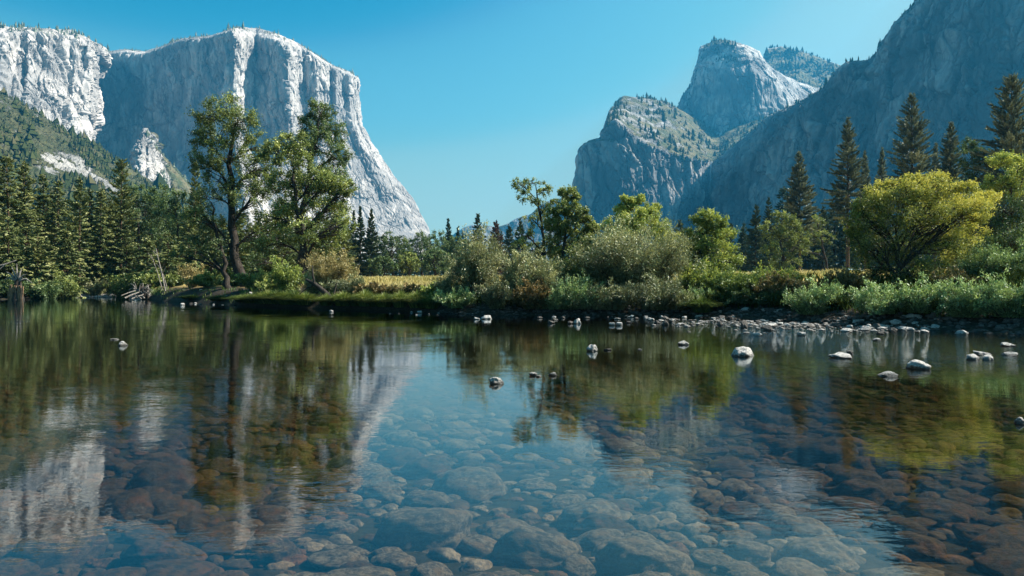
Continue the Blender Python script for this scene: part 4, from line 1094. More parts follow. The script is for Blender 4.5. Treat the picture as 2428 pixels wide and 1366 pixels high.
def grass_field(name, label, n, pxr, yr, hgt, lmat, seed, wd=.03, cond=None):
    rng = np.random.default_rng(seed)
    Y = np.exp(rng.uniform(math.log(yr[0]), math.log(yr[1]), n))
    px = rng.uniform(*pxr, n)
    t = Y - bank(px)
    ok = (t > 1.0) if cond is None else cond(px, Y, t)
    px, Y = px[ok], Y[ok]; n = len(px)
    X = (px - HX) / F * Y
    b = np.stack([X, Y, ground_z(X, Y) - .03], 1)
    h = hgt * rng.uniform(.5, 1.3, n) * (0.6 + 0.8 * np.clip(noise3(b / 2.5) + .4, 0, 1))
    az = rng.uniform(0, 6.283, n)
    d = np.stack([np.cos(az), np.sin(az), 0 * az], 1)
    s = np.stack([-np.sin(az), np.cos(az), 0 * az], 1) * (wd * np.maximum(Y / 60, .6))[:, None]
    tip = b + d * (h * .45)[:, None] + np.array((0, 0, 1)) * h[:, None]
    mid = b + d * (h * .12)[:, None] + np.array((0, 0, .6)) * h[:, None]
    V = np.stack([b - s, b + s, mid + s * .8, tip], 1).reshape(-1, 3)
    hue = np.repeat(np.clip(.5 + noise3(b / 6.0) * .5 + rng.normal(size=n) * .15, 0, 1), 4)
    o = link(name, mesh_from(name, V, np.arange(4 * n).reshape(-1, 4), lmat, False, {"hue": hue}))
    tag(o, label, "grass", None, "stuff")
grass_field("meadow_grass", "tall golden dry grass covering the meadow behind the bank", 90000, (780, 2250), (52, 150), .45, L_GOLD, 81, .03, lambda px, Y, t: t > 9)
grass_field("bank_grass", "green grass growing along the top of the left bank", 7000, (380, 800), (52, 86), .38, L_GRASS, 82, .025, lambda px, Y, t: (t > .5) & (t < 7) & (noise3(np.stack([px / 22, Y / 3, 0 * px], 1)) > -.05))
grass_field("beach_grass", "short bright grass behind the gravel beach", 9000, (60, 400), (88, 132), .45, L_GRASS, 83, .03, lambda px, Y, t: (t > 2.5) & (t < 12))
grass_field("undergrowth", "low dark herbs under the willows of the middle and right bank", 26000, (1050, 2600), (22, 60), .6, L_HERB, 84, .04, lambda px, Y, t: (t > 1.2) & (t < 12))
#@@ENDVEG@@

# ------------------------------------------------------------------ stones
def stone_mat(name, light, dark, wet=True, rust=None):
    m = Mat(name)
    o = m.coord("Object"); p = m.pos()
    oi = m.n("ObjectInfo")
    v = m.n("VectorMath", operation='ADD'); m.set(v.inputs[0], o); m.set(v.inputs[1], oi.outputs["Location"])
    n1 = m.noise(v.outputs[0], 5.0, 5, 0.6)
    n2 = m.noise(v.outputs[0], 38.0, 4, 0.65)
    c = m.mix(m.step(n1, 0.36, 0.64), dark, light)
    if rust:
        c = m.mix(m.step(m.noise(v.outputs[0], 2.2, 3, 0.5), 0.5, 0.7), c, rust)
    c = m.mix(m.step(n2, 0.40, 0.62), m.mix(0.55, c, dark), c)
    c = m.mix(m.math('MULTIPLY', oi.outputs["Random"], 0.45), c, m.mix(0.5, c, dark))
    rough = 0.85
    if wet:
        s = m.n("SeparateXYZ"); m.set(s.inputs[0], p)
        w = m.step(m.math('ADD', s.outputs[2], m.math('MULTIPLY', m.math('SUBTRACT', n1, 0.5), 0.10)), 0.02, 0.085, 1, 0)
        c = m.mix(w, c, m.mix(0.72, c, (0.02, 0.018, 0.014)))
    b = m.bump(n2, 0.02, 0.7)
    b = m.bump(n1, 0.05, 0.5, b)
    return m.finish(m.principled(c, rough, 0.25, b))
M_STONE = stone_mat("pale_granite_stone", (0.68, 0.65, 0.61), (0.22, 0.21, 0.19))
M_STONED = stone_mat("shaded_dark_stone", (0.16, 0.145, 0.13), (0.05, 0.045, 0.04))  # dark copy: shade on the stones' near faces is put into the colour
M_COB = stone_mat("brown_cobble", (0.125, 0.076, 0.040), (0.030, 0.020, 0.012), False, (0.165, 0.070, 0.030))
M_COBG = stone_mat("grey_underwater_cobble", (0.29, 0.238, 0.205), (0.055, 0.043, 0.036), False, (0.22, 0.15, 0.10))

def ico(sub):
    t = (1 + 5 ** .5) / 2
    v = [(-1, t, 0), (1, t, 0), (-1, -t, 0), (1, -t, 0), (0, -1, t), (0, 1, t), (0, -1, -t), (0, 1, -t), (t, 0, -1), (t, 0, 1), (-t, 0, -1), (-t, 0, 1)]
    f = [(0, 11, 5), (0, 5, 1), (0, 1, 7), (0, 7, 10), (0, 10, 11), (1, 5, 9), (5, 11, 4), (11, 10, 2), (10, 7, 6), (7, 1, 8), (3, 9, 4), (3, 4, 2), (3, 2, 6), (3, 6, 8), (3, 8, 9), (4, 9, 5), (2, 4, 11), (6, 2, 10), (8, 6, 7), (9, 8, 1)]
    v = [np.array(q) / np.linalg.norm(q) for q in v]
    for _ in range(sub):
        mid = {}; nf = []
        def mp(a, b):
            k = (min(a, b), max(a, b))
            if k not in mid:
                q = v[a] + v[b]; v.append(q / np.linalg.norm(q)); mid[k] = len(v) - 1
            return mid[k]
        for a, b, c in f:
            x, y, z = mp(a, b), mp(b, c), mp(c, a)
            nf += [(a, x, z), (b, y, x), (c, z, y), (x, y, z)]
        f = nf
    return np.array(v), np.array(f)
ICO3 = ico(3); ICO4 = ico(4); ICO2 = ico(2)
def stone_shape(seed, icos, rough=0.28, facet=0.0):
    v, f = icos
    rng = np.random.default_rng(seed)
    off = rng.uniform(0, 500, 3)
    d = 1 + rough * fbm(v * 0.9 + off, 2) * 1.5 + rough * .30 * fbm(v * 3.0 + off, 3)
    w = v * d[:, None]
    if facet > 0:                                   # broken faces
        for _ in range(5):
            n = unit(rng.normal(size=3) + (0, 0, .3)); k = rng.uniform(.62, .85)
            e = np.maximum(w @ n - k, 0)
            w = w - np.outer(e * facet, n)
    w = w / np.abs(w).max(0)
    return w, f
ROUND = [stone_shape(900 + i, ICO3, .42, .8 if i % 3 else 1.0) for i in range(9)]
ROUNDM = [mesh_from("stone", w, f, M_STONE, True) for w, f in ROUND]
ROUNDD = [mesh_from("stone", w, f, M_STONED, True) for w, f in ROUND[:4]]

def river_stone(px, pyb, w, h, label, group=None, kind=None, dark=False, seed=0, rz=None, own=False):
    """a stone standing out of the water: px, base py, width and height in photograph pixels"""
    Y = (CAMH - 0.0) * F / max(pyb - HY, 1)
    k = Y / F
    rng = np.random.default_rng(seed + int(px * 7 + pyb))
    W, Hh = w * k, h * k * .92
    me = (ROUNDD if dark else ROUNDM)[rng.integers(0, 4 if dark else 9)]
    if own:
        ws, f = stone_shape(seed, ICO4, .36, .95)
        me = mesh_from("stone", ws, f, M_STONED if dark else M_STONE, True)
    o = link("river_stone", me)
    x = (px - HX) * k
    d = W * rng.uniform(.36, .50)
    o.scale = (W / 2, d, Hh * 0.8)
    zw = float(ground_z(x, Y + d * .6))
    o.location = (x, Y + d * .6, Hh * 0.2 if zw < .02 else zw + Hh * .1)
    o.rotation_euler = (rng.normal() * .12, rng.normal() * .12, rng.normal() * .35 if rz is None else rz)
    tag(o, label, "stone", group)
    return o

STONES = [
    (1765, 846, 58, 25, "large pale boulder with a dark crack, biggest standing in the river", False, 1),
    (1405, 834, 29, 17, "pale wedge shaped stone alone in the middle of the river", False, 2),
    (1440, 832, 19, 6, "small dark flat stone right of the pale wedge shaped stone", True, 3),
    (1518, 831, 12, 4, "tiny grey stone between the pale wedge and the speckled stone", False, 4),
    (1622, 819, 29, 11, "speckled low stone left of the biggest boulder", False, 5),
    (1799, 798, 25, 10, "smooth white stone just below the dark pyramid stone", False, 6),
    (1902, 798, 21, 11, "small white stone alone below the bright round willow", False, 7),
    (2083, 809, 21, 8, "small pale stone alone in front of the right shoal", False, 8),
    (2003, 851, 62, 13, "long low grey stone with wet water around it", False, 9),
    (2019, 841, 22, 9, "small dark stone behind the long low grey stone", True, 10),
    (2186, 877, 64, 22, "large pale stone overhanging its dark wet underside near the riffle", False, 11),
    (2111, 894, 44, 14, "pale lumpy stone nearest the camera on the riffle", False, 12),
    (2311, 855, 30, 16, "left stone of the broken white cluster in the riffle", False, 13),
    (2346, 855, 34, 15, "right stone of the broken white cluster in the riffle", False, 14),
    (2336, 843, 40, 10, "rear stone of the broken white cluster in the riffle", False, 15),
    (2395, 823, 32, 10, "flat white stone in the upper riffle near the frame edge", False, 16),
    (2398, 845, 36, 11, "half white half dark stone in the lower riffle near the frame edge", False, 17),
    (1177, 911, 38, 18, "pointed grey stone standing in the reflected sky", False, 18),
    (1265, 892, 20, 10, "small round stone right of the pointed grey stone", False, 19),
    (1278, 895, 14, 5, "tiny stone touching the small round one in the reflected sky", False, 20),
    (1312, 892, 25, 9, "low pale stone at the end of the row in the reflected sky", False, 21),
    (288, 821, 27, 12, "pale split stone alone on the dark left water", False, 22),
    (268, 807, 22, 4, "thin reddish stone just behind the pale split stone", False, 23),
    (2424, 1006, 26, 17, "white topped stone cut by the frame edge", False, 24),
    (1152, 758, 31, 12, "big pale stone near the far bank below the leaning willow", False, 25),
    (1130, 759, 18, 6, "small flat stone touching the left of the big far bank stone", False, 26),
    (1306, 768, 21, 8, "dark oval stone with a pale right rim left of the shoal", True, 27),
    (1369, 769, 19, 14, "tallest stone at the left end of the shoal", False, 28),
    (1353, 769, 15, 8, "dark low stone leaning on the tallest left shoal stone", True, 29),
    (1452, 773, 17, 8, "left of two paired round stones in the shoal", False, 30),
    (1469, 773, 17, 11, "right of two paired round stones in the shoal", False, 31),
    (1579, 772, 20, 14, "dark rounded stone heading the middle of the shoal", True, 32),
    (1709, 774, 16, 12, "dark round stone before the tall dark one", True, 33),
    (1766, 779, 26, 22, "tall dark hump stone at the middle of the shoal", True, 34),
    (1822, 786, 24, 18, "dark pyramid stone with a lit right edge", True, 35),
    (1772, 752, 22, 14, "pointed pale slab standing at the back of the shoal", False, 36),
    (2009, 789, 30, 12, "broad pale stone at the front of the right shoal", False, 37),
    (2016, 780, 17, 12, "round stone sitting behind the broad pale front stone", False, 38),
    (2056, 786, 36, 15, "wide flat pale stone in the right shoal", False, 39),
    (2082, 782, 24, 18, "big dark dome stone in the right shoal", True, 40),
    (2091, 794, 21, 9, "dark stone nearest the water in the right shoal", True, 41),
    (2120, 788, 24, 12, "dark sided rounded stone right of the big dome stone", True, 42),
    (2150, 785, 30, 10, "long pale stone near the right end of the shoal", False, 43),
    (2196, 790, 24, 8, "last pale stone at the right end of the shoal", False, 44),
    (2287, 795, 32, 14, "pale stone under the dark cut bank at the right", False, 45),
    (995, 744, 13, 7, "pale stone below the right end of the sedge row", False, 46),
    (592, 724, 13, 9, "bright angular stone at the corner of the grass bank", False, 47),
    (785, 741, 11, 6, "pinkish stone below the fallen trunk", False, 48),
]
for q in STONES:
    river_stone(q[0], q[1], q[2], q[3], q[4], "stones standing out of the river", None, q[5], q[6], own=q[2] > 18)
rng = np.random.default_rng(5)
SHOAL = [
    (1280, 1420, 750, 762, 7, 5, 12, "small stone at the left end of the shoal near the bank"),
    (1420, 1560, 747, 776, 20, 5, 13, "small pale stone in the thin left part of the shoal"),
    (1560, 1700, 748, 778, 34, 6, 15, "small pale stone in the crowded shoal below the green shrub"),
    (1700, 1850, 752, 780, 38, 7, 17, "small pale stone in the crowded shoal below the dark undergrowth"),
    (1850, 1980, 764, 780, 26, 7, 17, "small pale stone on the shoal in front of the bright round willow"),
    (1980, 2230, 770, 788, 34, 9, 24, "rounded stone on the right shoal below the grey green willows"),
    (430, 590, 715, 725, 16, 5, 12, "small dark stone along the shaded left shore"),
    (920, 1130, 739, 749, 12, 4, 8, "tiny stone at the waterline below the sedge row"),
]
for x0, x1, y0, y1, n, w0, w1, lab in SHOAL:
    for i in range(n):
        w = rng.uniform(w0, w1)
        px = rng.uniform(x0, x1)
        yb = rng.uniform(y0, y1)
        if x0 >= 1280:
            yb = max(yb, HY + CAMH * F / (bank(px) + 1.2)); w *= 1.3
        river_stone(px, yb, w, w * rng.uniform(.30, .55), lab, "stones of the shoal and shore", None, rng.random() < .35, 1000 + i)

# cobbles lying on the bed under the clear water
rng = np.random.default_rng(12)
big = [(392, 1166, 175, 48), (1110, 1178, 190, 100), (1010, 1300, 270, 80), (1280, 1340, 230, 95), (1530, 1358, 240, 80), (1955, 1098, 160, 52), (300, 1225, 150, 45), (120, 1140, 250, 80), (520, 1205, 110, 50), (900, 1180, 110, 40), (800, 1270, 110, 60),
       (1680, 1200, 120, 60), (2050, 1190, 160, 50), (2230, 1240, 170, 50), (2180, 1320, 150, 60), (2330, 1290, 130, 55), (640, 1240, 110, 60), (150, 1330, 220, 60), (390, 1345, 200, 50), (640, 1330, 160, 60), (1480, 1170, 170, 44), (1400, 1250, 170, 50), (1780, 1330, 130, 50), (1320, 1080, 200, 30), (560, 1080, 140, 34), (1600, 1060, 110, 30), (950, 1105, 120, 30), (1250, 1240, 70, 50), (2120, 1120, 120, 34), (1850, 1240, 120, 40), (480, 1260, 120, 44), (1010, 1130, 130, 36)]
cob = []                                # x, y, rx, ry, rz
def bedpoint(px, py):
    dpt = 0.35
    for _ in range(4):
        Y = (CAMH + dpt) * F / (py - HY)
        dpt = -float(ground_z((px - HX) / F * Y, Y))
    return (px - HX) / F * Y, Y, dpt
for px, py, w, h in big:
    x, y, dp = bedpoint(px, py)
    rx = w / F * y / 2
    cob.append((x, y, rx, rx * rng.uniform(.62, .8), min(rx * .55, dp * .75), 1))
tries = 0
cell = {}
def near(x, y, r):
    for i in range(int((x - 1) // .6), int((x + 1) // .6) + 1):
        for j in range(int((y - 1) // .6), int((y + 1) // .6) + 1):
            for q in cell.get((i, j), ()):
                if ((x - q[0]) / (r + q[2])) ** 2 + ((y - q[1]) / (.75 * (r + q[3]))) ** 2 < .44:
                    return True
    return False
for q in cob:
    cell.setdefault((int(q[0] // .6), int(q[1] // .6)), []).append(q)
for stage, (r0, r1, n) in enumerate([(.17, .30, 1100), (.10, .17, 3000), (.05, .12, 6500)]):
    for _ in range(n):
        y = rng.uniform(2.6, 21.0)
        px = rng.uniform(-120, 2550)
        x = (px - HX) / F * y
        r = rng.uniform(r0, r1)
        if near(x, y, r): continue
        dp = -float(ground_z(x, y))
        if dp < .08: continue
        q = (x, y, r, r * rng.uniform(.6, .85), min(r * rng.uniform(.30, .55), dp * .8), 0)
        cob.append(q)
        cell.setdefault((int(x // .6), int(y // .6)), []).append(q)
cob.sort(key=lambda q: -(q[2] / q[1]))
ROUNDC = [stone_shape(930 + i, ICO3, .30, .30 if i % 3 else .6) for i in range(9)]
COBM = [mesh_from("cobble", w, f, M_COB, True) for w, f in ROUNDC]
COBGM = [mesh_from("cobble", w, f, M_COBG, True) for w, f in ROUNDC]
COBB = [mesh_from("cobble", *stone_shape(950 + i % 8, ICO4, .28, .45), M_COB if i < 8 else M_COBG, True) for i in range(16)]
rest_v, rest_f, nrest = [[], []], [[], []], [0, 0]
def zone(px, py):
    if px < 480: return "under the reflected pale cliff at the left"
    if px < 830: return "under the reflected trees left of the reflected sky"
    if px < 1480 and py > 900: return "in the blue reflected sky"
    if px < 1900: return "under the ruffled edge of the reflected sky"
    return "in the brown shallows under the reflected mountain"
BIGLAB = {}
for i, (x, y, rx, ry, rz, isbig) in enumerate(cob):
    z = float(ground_z(x, y))
    px = HX + F * x / y; py = HY + (CAMH - z) / y * F
    ang = rng.normal() * .35; tl = rng.normal(size=2) * .10
    if i < 290:
        pale = (820 + (px > 1200) * 0 - max(0, py - 1200) * 1.2 < px < 1480 + (py - 1000) * 1.8) and py > 985 and rng.random() < .88  # paler cobbles inside one fixed stretch of the bed, brown elsewhere
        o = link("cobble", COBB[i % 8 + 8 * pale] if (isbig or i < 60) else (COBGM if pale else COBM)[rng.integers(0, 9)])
        o.scale = (rx, ry, rz); o.location = (x, y, z + rz * .35); o.rotation_euler = (tl[0], tl[1], ang)
        size = "largest" if (isbig and rx / y > .05) else ("large" if i < 40 else ("mid sized" if i < 110 else "smaller"))
        row = ", close by" if py > 1230 else (", midway" if py > 1040 else ", farther out")
        o_l = f"{size} sunken cobble {zone(px, py)}{row}"
        tag(o, o_l, "cobble", "sunken cobbles on the river bed")
    else:
        w, f = ROUNDC[rng.integers(0, 9)]
        c, s = math.cos(ang), math.sin(ang)
        v = w * np.array((rx, ry, rz))
        v = np.c_[v[:, 0] * c - v[:, 1] * s, v[:, 0] * s + v[:, 1] * c, v[:, 2]] + (x, y, z + rz * .3)
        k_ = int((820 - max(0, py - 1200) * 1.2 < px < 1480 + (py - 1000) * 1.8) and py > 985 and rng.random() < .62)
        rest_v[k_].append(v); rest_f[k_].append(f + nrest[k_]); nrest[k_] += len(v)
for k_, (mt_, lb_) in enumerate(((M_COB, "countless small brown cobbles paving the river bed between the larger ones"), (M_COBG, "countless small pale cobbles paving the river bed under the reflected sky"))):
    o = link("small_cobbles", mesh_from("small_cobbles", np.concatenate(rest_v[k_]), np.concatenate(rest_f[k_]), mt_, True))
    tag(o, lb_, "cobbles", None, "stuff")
# gravel of the little beach on the left shore
rng = np.random.default_rng(15)
gv, gf, ng = [], [], 0
for _ in range(900):
    px = rng.uniform(140, 345); Y = bank(px) + rng.uniform(-1.0, 4.5) ; x = (px - HX) / F * Y
    r = rng.uniform(.08, .32)
    w, f = ICO2 if False else ROUND[rng.integers(0, 9)]
    gv.append(w * (r, r, r * .5) + (x, Y, float(ground_z(x, Y)) + r * .2)); gf.append(f + ng); ng += len(w)
tag(link("gravel", mesh_from("gravel", np.concatenate(gv), np.concatenate(gf), M_STONE, True)), "pale gravel of the little beach on the left shore", "gravel", None, "stuff")
gv, gf, ng = [], [], 0
for _ in range(1300):                               # rubble along the foot of the right and middle bank
    px = rng.uniform(1040, 2460); Y = bank(px) + rng.uniform(-.8, 1.6) ; x = (px - HX) / F * Y
    r = rng.uniform(.04, .15)
    w, f = ROUND[rng.integers(0, 9)]
    gv.append(w * (r, r, r * .55) + (x, Y, float(ground_z(x, Y)) + r * .2)); gf.append(f + ng); ng += len(w)
o = link("rubble", mesh_from("rubble", np.concatenate(gv), np.concatenate(gf), M_STONED, True))
tag(o, "dark rubble lying along the foot of the bank", "rubble", None, "stuff")

rng = np.random.default_rng(16)
gv, gf, ng = [], [], 0
for _ in range(420):
    px = rng.triangular(1540, 1800, 2240); yb = np.interp(px, (1400, 1800, 2250), (752, 764, 781)) + abs(rng.normal()) * np.interp(px, (1400, 1800, 2250), (7, 9, 5))
    Y = CAMH * F / (yb - HY); x = (px - HX) / F * Y
    r = rng.uniform(.05, .13)
    w, f = ROUND[rng.integers(0, 9)]
    gv.append(w * (r, r * rng.uniform(.6, 1), r * .45) + (x, Y, max(0.0, float(ground_z(x, Y))) + r * rng.uniform(-.15, .22))); gf.append(f + ng); ng += len(w)
tag(link("gravel", mesh_from("gravel", np.concatenate(gv), np.concatenate(gf), M_STONE, True)), "low bar of small flat gravel between the standing stones of the shoal", "gravel", None, "stuff")

# ------------------------------------------------------------------ dead wood
def wood(name, label, cat, loc, tubes, mat, parts=None, group=None):
    a = Acc()
    for pts, rads in tubes:
        a.add(*tube(np.array(pts, float), rads, 8))
    if parts is None:
        o = link(name, a.mesh(name, mat, True), None, loc)
        return tag(o, label, cat, group)
    e = link(name, None, None, loc); tag(e, label, cat, group)
    link("trunk", a.mesh("trunk", mat, True), e)
    for pn, tb, pm in [(pn, [q], pm) for pn, tb, pm in parts if pn == "branch" for q in tb] + [p_ for p_ in parts if p_[0] != "branch"]:
        b = Acc()
        for pts, rads in tb:
            b.add(*tube(np.array(pts, float), rads, 6))
        link(pn, b.mesh(pn, pm, True), e)
    return e
# fallen leaning trunk by the sedges
Y = 53.0; k = Y / F; f0 = foot(800, Y); f0[2] -= .25
def rel(px, py, dy=0.0):
    return ((px - 800) * k, dy, CAMH - (py - HY) * k - f0[2])
wood("fallen_trunk", "dark broken trunk leaning up to the left out of the grass bank", "fallen trunk", f0,
     [([rel(800, 726), rel(785, 708), rel(765, 690), rel(745, 674), rel(722, 664, .5)], [.34, .24, .20, .17, .10])], B_DARK,
     [("branch", [([rel(788, 712), rel(792, 696), rel(797, 672, .2)], [.11, .09, .05]), ([rel(746, 675), rel(742, 655), rel(738, 630, .3)], [.10, .08, .04]), ([rel(745, 676), rel(728, 684), rel(712, 700, -.4)], [.06, .05, .03])], B_DARK),
      ("root", [([rel(800, 724), rel(790, 730), rel(782, 738, -.3)], [.14, .09, .04]), ([rel(802, 722), rel(806, 732), rel(802, 740, -.3)], [.16, .1, .05]), ([rel(798, 722), rel(793, 734), rel(794, 741, -.4)], [.12, .08, .03])], B_GREY)])
# bleached root tangle
rng = np.random.default_rng(31)
Y = 94.0; k = Y / F; f0 = foot(338, Y); f0[2] = .1
arcs = []
for i in range(34):
    a0 = rng.uniform(-.2, math.pi + .2); L = rng.uniform(1.0, 2.6)
    p0 = np.array((rng.normal() * .5, rng.normal() * .4, rng.uniform(0, .9)))
    d = np.array((math.cos(a0), rng.normal() * .4, abs(math.sin(a0)) * .8))
    p1 = p0 + d * L * .5 + (0, 0, .35); p2 = p0 + d * L + (rng.normal() * .2, 0, -.35)
    arcs.append((curve_pts(p0, p2, p1 - (p0 + p2) / 2, 6), np.linspace(rng.uniform(.06, .13), .02, 6)))
wood("root_tangle", "bleached tangle of roots and branches washed up beside the gravel beach", "driftwood", f0, [([(.3, .5, -.1), (.1, .2, .8), (-.3, 0, 1.7)], [.55, .5, .35])], B_DARK, [("roots", arcs, B_GREY)])
for i, (pa, pb, lab) in enumerate([((296, 708), (330, 694), "bleached log sloping into the water left of the root tangle"), ((312, 710), (340, 700), "thin bleached log lying under the root tangle"), ((288, 702), (322, 690), "thin grey branch propped above the sloping bleached log")]):
    Yd = 92.0 - i
    a = at(pa[0], pa[1], Yd); b = at(pb[0], pb[1], Yd + 1.5)
    a[2] = max(a[2], -.05 + .12 * (i == 2)); 
    wood("driftwood_log", lab, "driftwood", a, [([(0, 0, 0), tuple((b - a) * .5 + (0, 0, .05)), tuple(b - a)], [.13 - .03 * i, .12 - .03 * i, .07])], B_GREY, None, "driftwood logs by the root tangle")
# leaning white trunks
for i, (pts, r, lab) in enumerate([([(392, 692), (384, 650), (374, 610), (370, 590)], .10, "thickest pale leaning dead trunk on the left shore"), ([(386, 692), (374, 650), (362, 615), (358, 605)], .06, "thin pale leaning trunk left of the thickest one"), ([(398, 690), (388, 655), (382, 640)], .05, "thin pale leaning trunk right of the thickest one")]):
    Yd = 88.0 + i * .8
    o0 = at(*pts[0], Yd)
    P_ = [tuple(at(*q, Yd + .3 * j) - o0) for j, q in enumerate(pts)]
    br = [([P_[1], tuple(np.array(P_[1]) + (.5 + .2 * i, .1, .9))], [r * .4, .02]), ([P_[2], tuple(np.array(P_[2]) + (-.7, .1, .8))], [r * .4, .02]), ([P_[2], tuple(np.array(P_[2]) + (.6, -.1, 1.0))], [r * .3, .015])]
    wood("dead_trunk", lab, "dead trunk", o0, [(P_, np.linspace(r, r * .4, len(P_)))], B_GREY, [("branch", br, B_GREY)], "leaning pale trunks")
# old stump with hanging roots at the left edge
rng = np.random.default_rng(33)
Y = 93.0; k = Y / F; f0 = foot(42, Y); f0[2] = -.1
hang = []
for i in range(30):
    x0 = rng.uniform(-.9, 1.0); z0 = rng.uniform(1.2, 2.2)
    hang.append((np.array([(x0, -.35, z0), (x0 * 1.1, -.5, z0 * .6), (x0 * 1.05 + rng.normal() * .1, -.55, 0)]), np.array([.07, .05, .03])))
snags = [(np.array([(rng.normal() * .3, 0, 2.6), (dx * .6, 0, 3.2 + dz * .4), (dx, .1, 3.0 + dz)]), np.array([.16, .11, .03])) for dx, dz in ((-1.6, .9), (-.9, 1.6), (-.2, 2.0), (.5, 1.4), (1.3, .6), (1.9, -.6), (-2.0, -.2), (.9, -.2))]
M_ROOT = bark_mat("rusty_roots", (0.14, 0.08, 0.045), (0.30, 0.19, 0.11))
wood("tree_stump", "torn old stump standing in the water with rusty hanging roots", "stump", f0, [([(0, 0, 0), (.05, 0, 1.2), (-.05, .1, 2.4), (.1, .1, 3.2)], [.8, .55, .42, .2])], B_DARK, [("roots", hang, M_ROOT), ("broken_branches", snags, B_GREY)])
a = at(-12, 634, 91.0); b = at(40, 618, 92.0); c = at(12, 628, 91.3); d = at(-4, 642, 91.0)
wood("bleached_branch", "bleached forked branch sticking out over the old stump", "branch", a, [([(0, 0, 0), tuple(c - a), tuple(b - a)], [.13, .11, .05]), ([tuple(c - a), tuple(d - a)], [.08, .04])], B_GREY)

# ------------------------------------------------------------------ small camp things beyond the meadow
m_ = Mat("pale_blue_canvas"); p_ = m_.coord("Object")
M_TENT = m_.finish(m_.principled(m_.mix(m_.step(m_.noise(p_, 2.0, 3, .5), .3, .7), (0.16, 0.30, 0.34), (0.22, 0.38, 0.42)), 0.8, 0.2))
m_ = Mat("dark_opening"); M_DARKC = m_.finish(m_.principled((0.02, 0.03, 0.04), 0.9, 0.1))
f0 = foot(2028, 118.0)
e = link("tent", None, None, f0); tag(e, "pale blue grey tent under the trees right of the long bare trunk", "tent")
V = np.array([(-1.6, -1.2, 0), (1.6, -1.2, 0), (1.6, 1.2, 0), (-1.6, 1.2, 0), (-1.3, -.15, 1.25), (1.25, -.15, 1.2), (1.25, .15, 1.2), (-1.3, .15, 1.25), (0, -.2, 1.08), (0, .2, 1.08), (0, -1.28, 0), (0, 1.28, 0)], float)
link("canvas", mesh_from("canvas", V, np.array([[0, 10, 8, 4], [10, 1, 5, 8], [3, 7, 9, 11], [11, 9, 6, 2], [4, 8, 9, 7], [8, 5, 6, 9], [0, 4, 7, 3]]), M_TENT), e)
V = np.array([(1.6, -1.2, 0), (1.6, 1.2, 0), (1.25, .15, 1.2), (1.25, -.15, 1.2)], float) + (.004, 0, 0)
link("doorway", mesh_from("doorway", V, np.array([[0, 1, 2, 3]]), M_DARKC), e)
f0 = foot(1962, 122.0)
e = link("picnic_table", None, None, f0); tag(e, "small low wooden picnic table at the far edge of the meadow", "table")
def boxv(c, s):
    c = np.array(c); s = np.array(s) / 2
    v = np.array([(x, y, z) for x in (-1, 1) for y in (-1, 1) for z in (-1, 1)]) * s + c
    return v, np.array([[0, 1, 3, 2], [4, 6, 7, 5], [0, 4, 5, 1], [2, 3, 7, 6], [0, 2, 6, 4], [1, 5, 7, 3]])
link("tabletop", mesh_from("tabletop", *boxv((0, 0, 1.0), (1.9, .8, .06)), B_GREY), e)
for s_ in (-1, 1):
    link("bench", mesh_from("bench", *boxv((0, s_ * .72, .58), (1.8, .28, .05)), B_GREY), e)
    link("leg", mesh_from("leg", *boxv((s_ * .7, 0, .5), (.09, 1.5, .93)), B_DARK), e)
#@@ENDSTONES@@

# ------------------------------------------------------------------ the thin waterfall
m_ = Mat("falling_water")
n_ = m_.noise(m_.mapv(m_.pos(), (.25, .25, .012)), 1.0, 4, .6)
d_ = m_.n("BsdfDiffuse"); m_.set(d_.inputs[0], (0.75, 0.8, 0.85))
t_ = m_.n("BsdfTransparent"); x_ = m_.n("MixShader")
m_.set(x_.inputs[0], m_.step(n_, .40, .62, .05, .75)); m_.set(x_.inputs[1], t_.outputs[0]); m_.set(x_.inputs[2], d_.outputs[0])
M_FALL = m_.finish(x_.outputs[0])
acc = Acc()
for j, (dx, r0, r1) in enumerate(((0, 2.2, 5.5), (2.5, 1.2, 3.4), (-2.5, .8, 2.6))):
    pts = []
    for t in np.linspace(0, 1, 14):
        q = at(1687 - 5 * t ** .6 + .4 * math.sin(5 * t + j), 384 + 150 * t, 2415 - 8 * t)
        pts.append(q + (dx, j * 1.5, 0))
    acc.add(*tube(np.array(pts), np.linspace(r0, r1, 14), 8))
tag(link("waterfall", acc.mesh("waterfall", M_FALL, True)), "thin white waterfall dropping in the shaded notch between buttress and great wall", "waterfall", None, "structure")

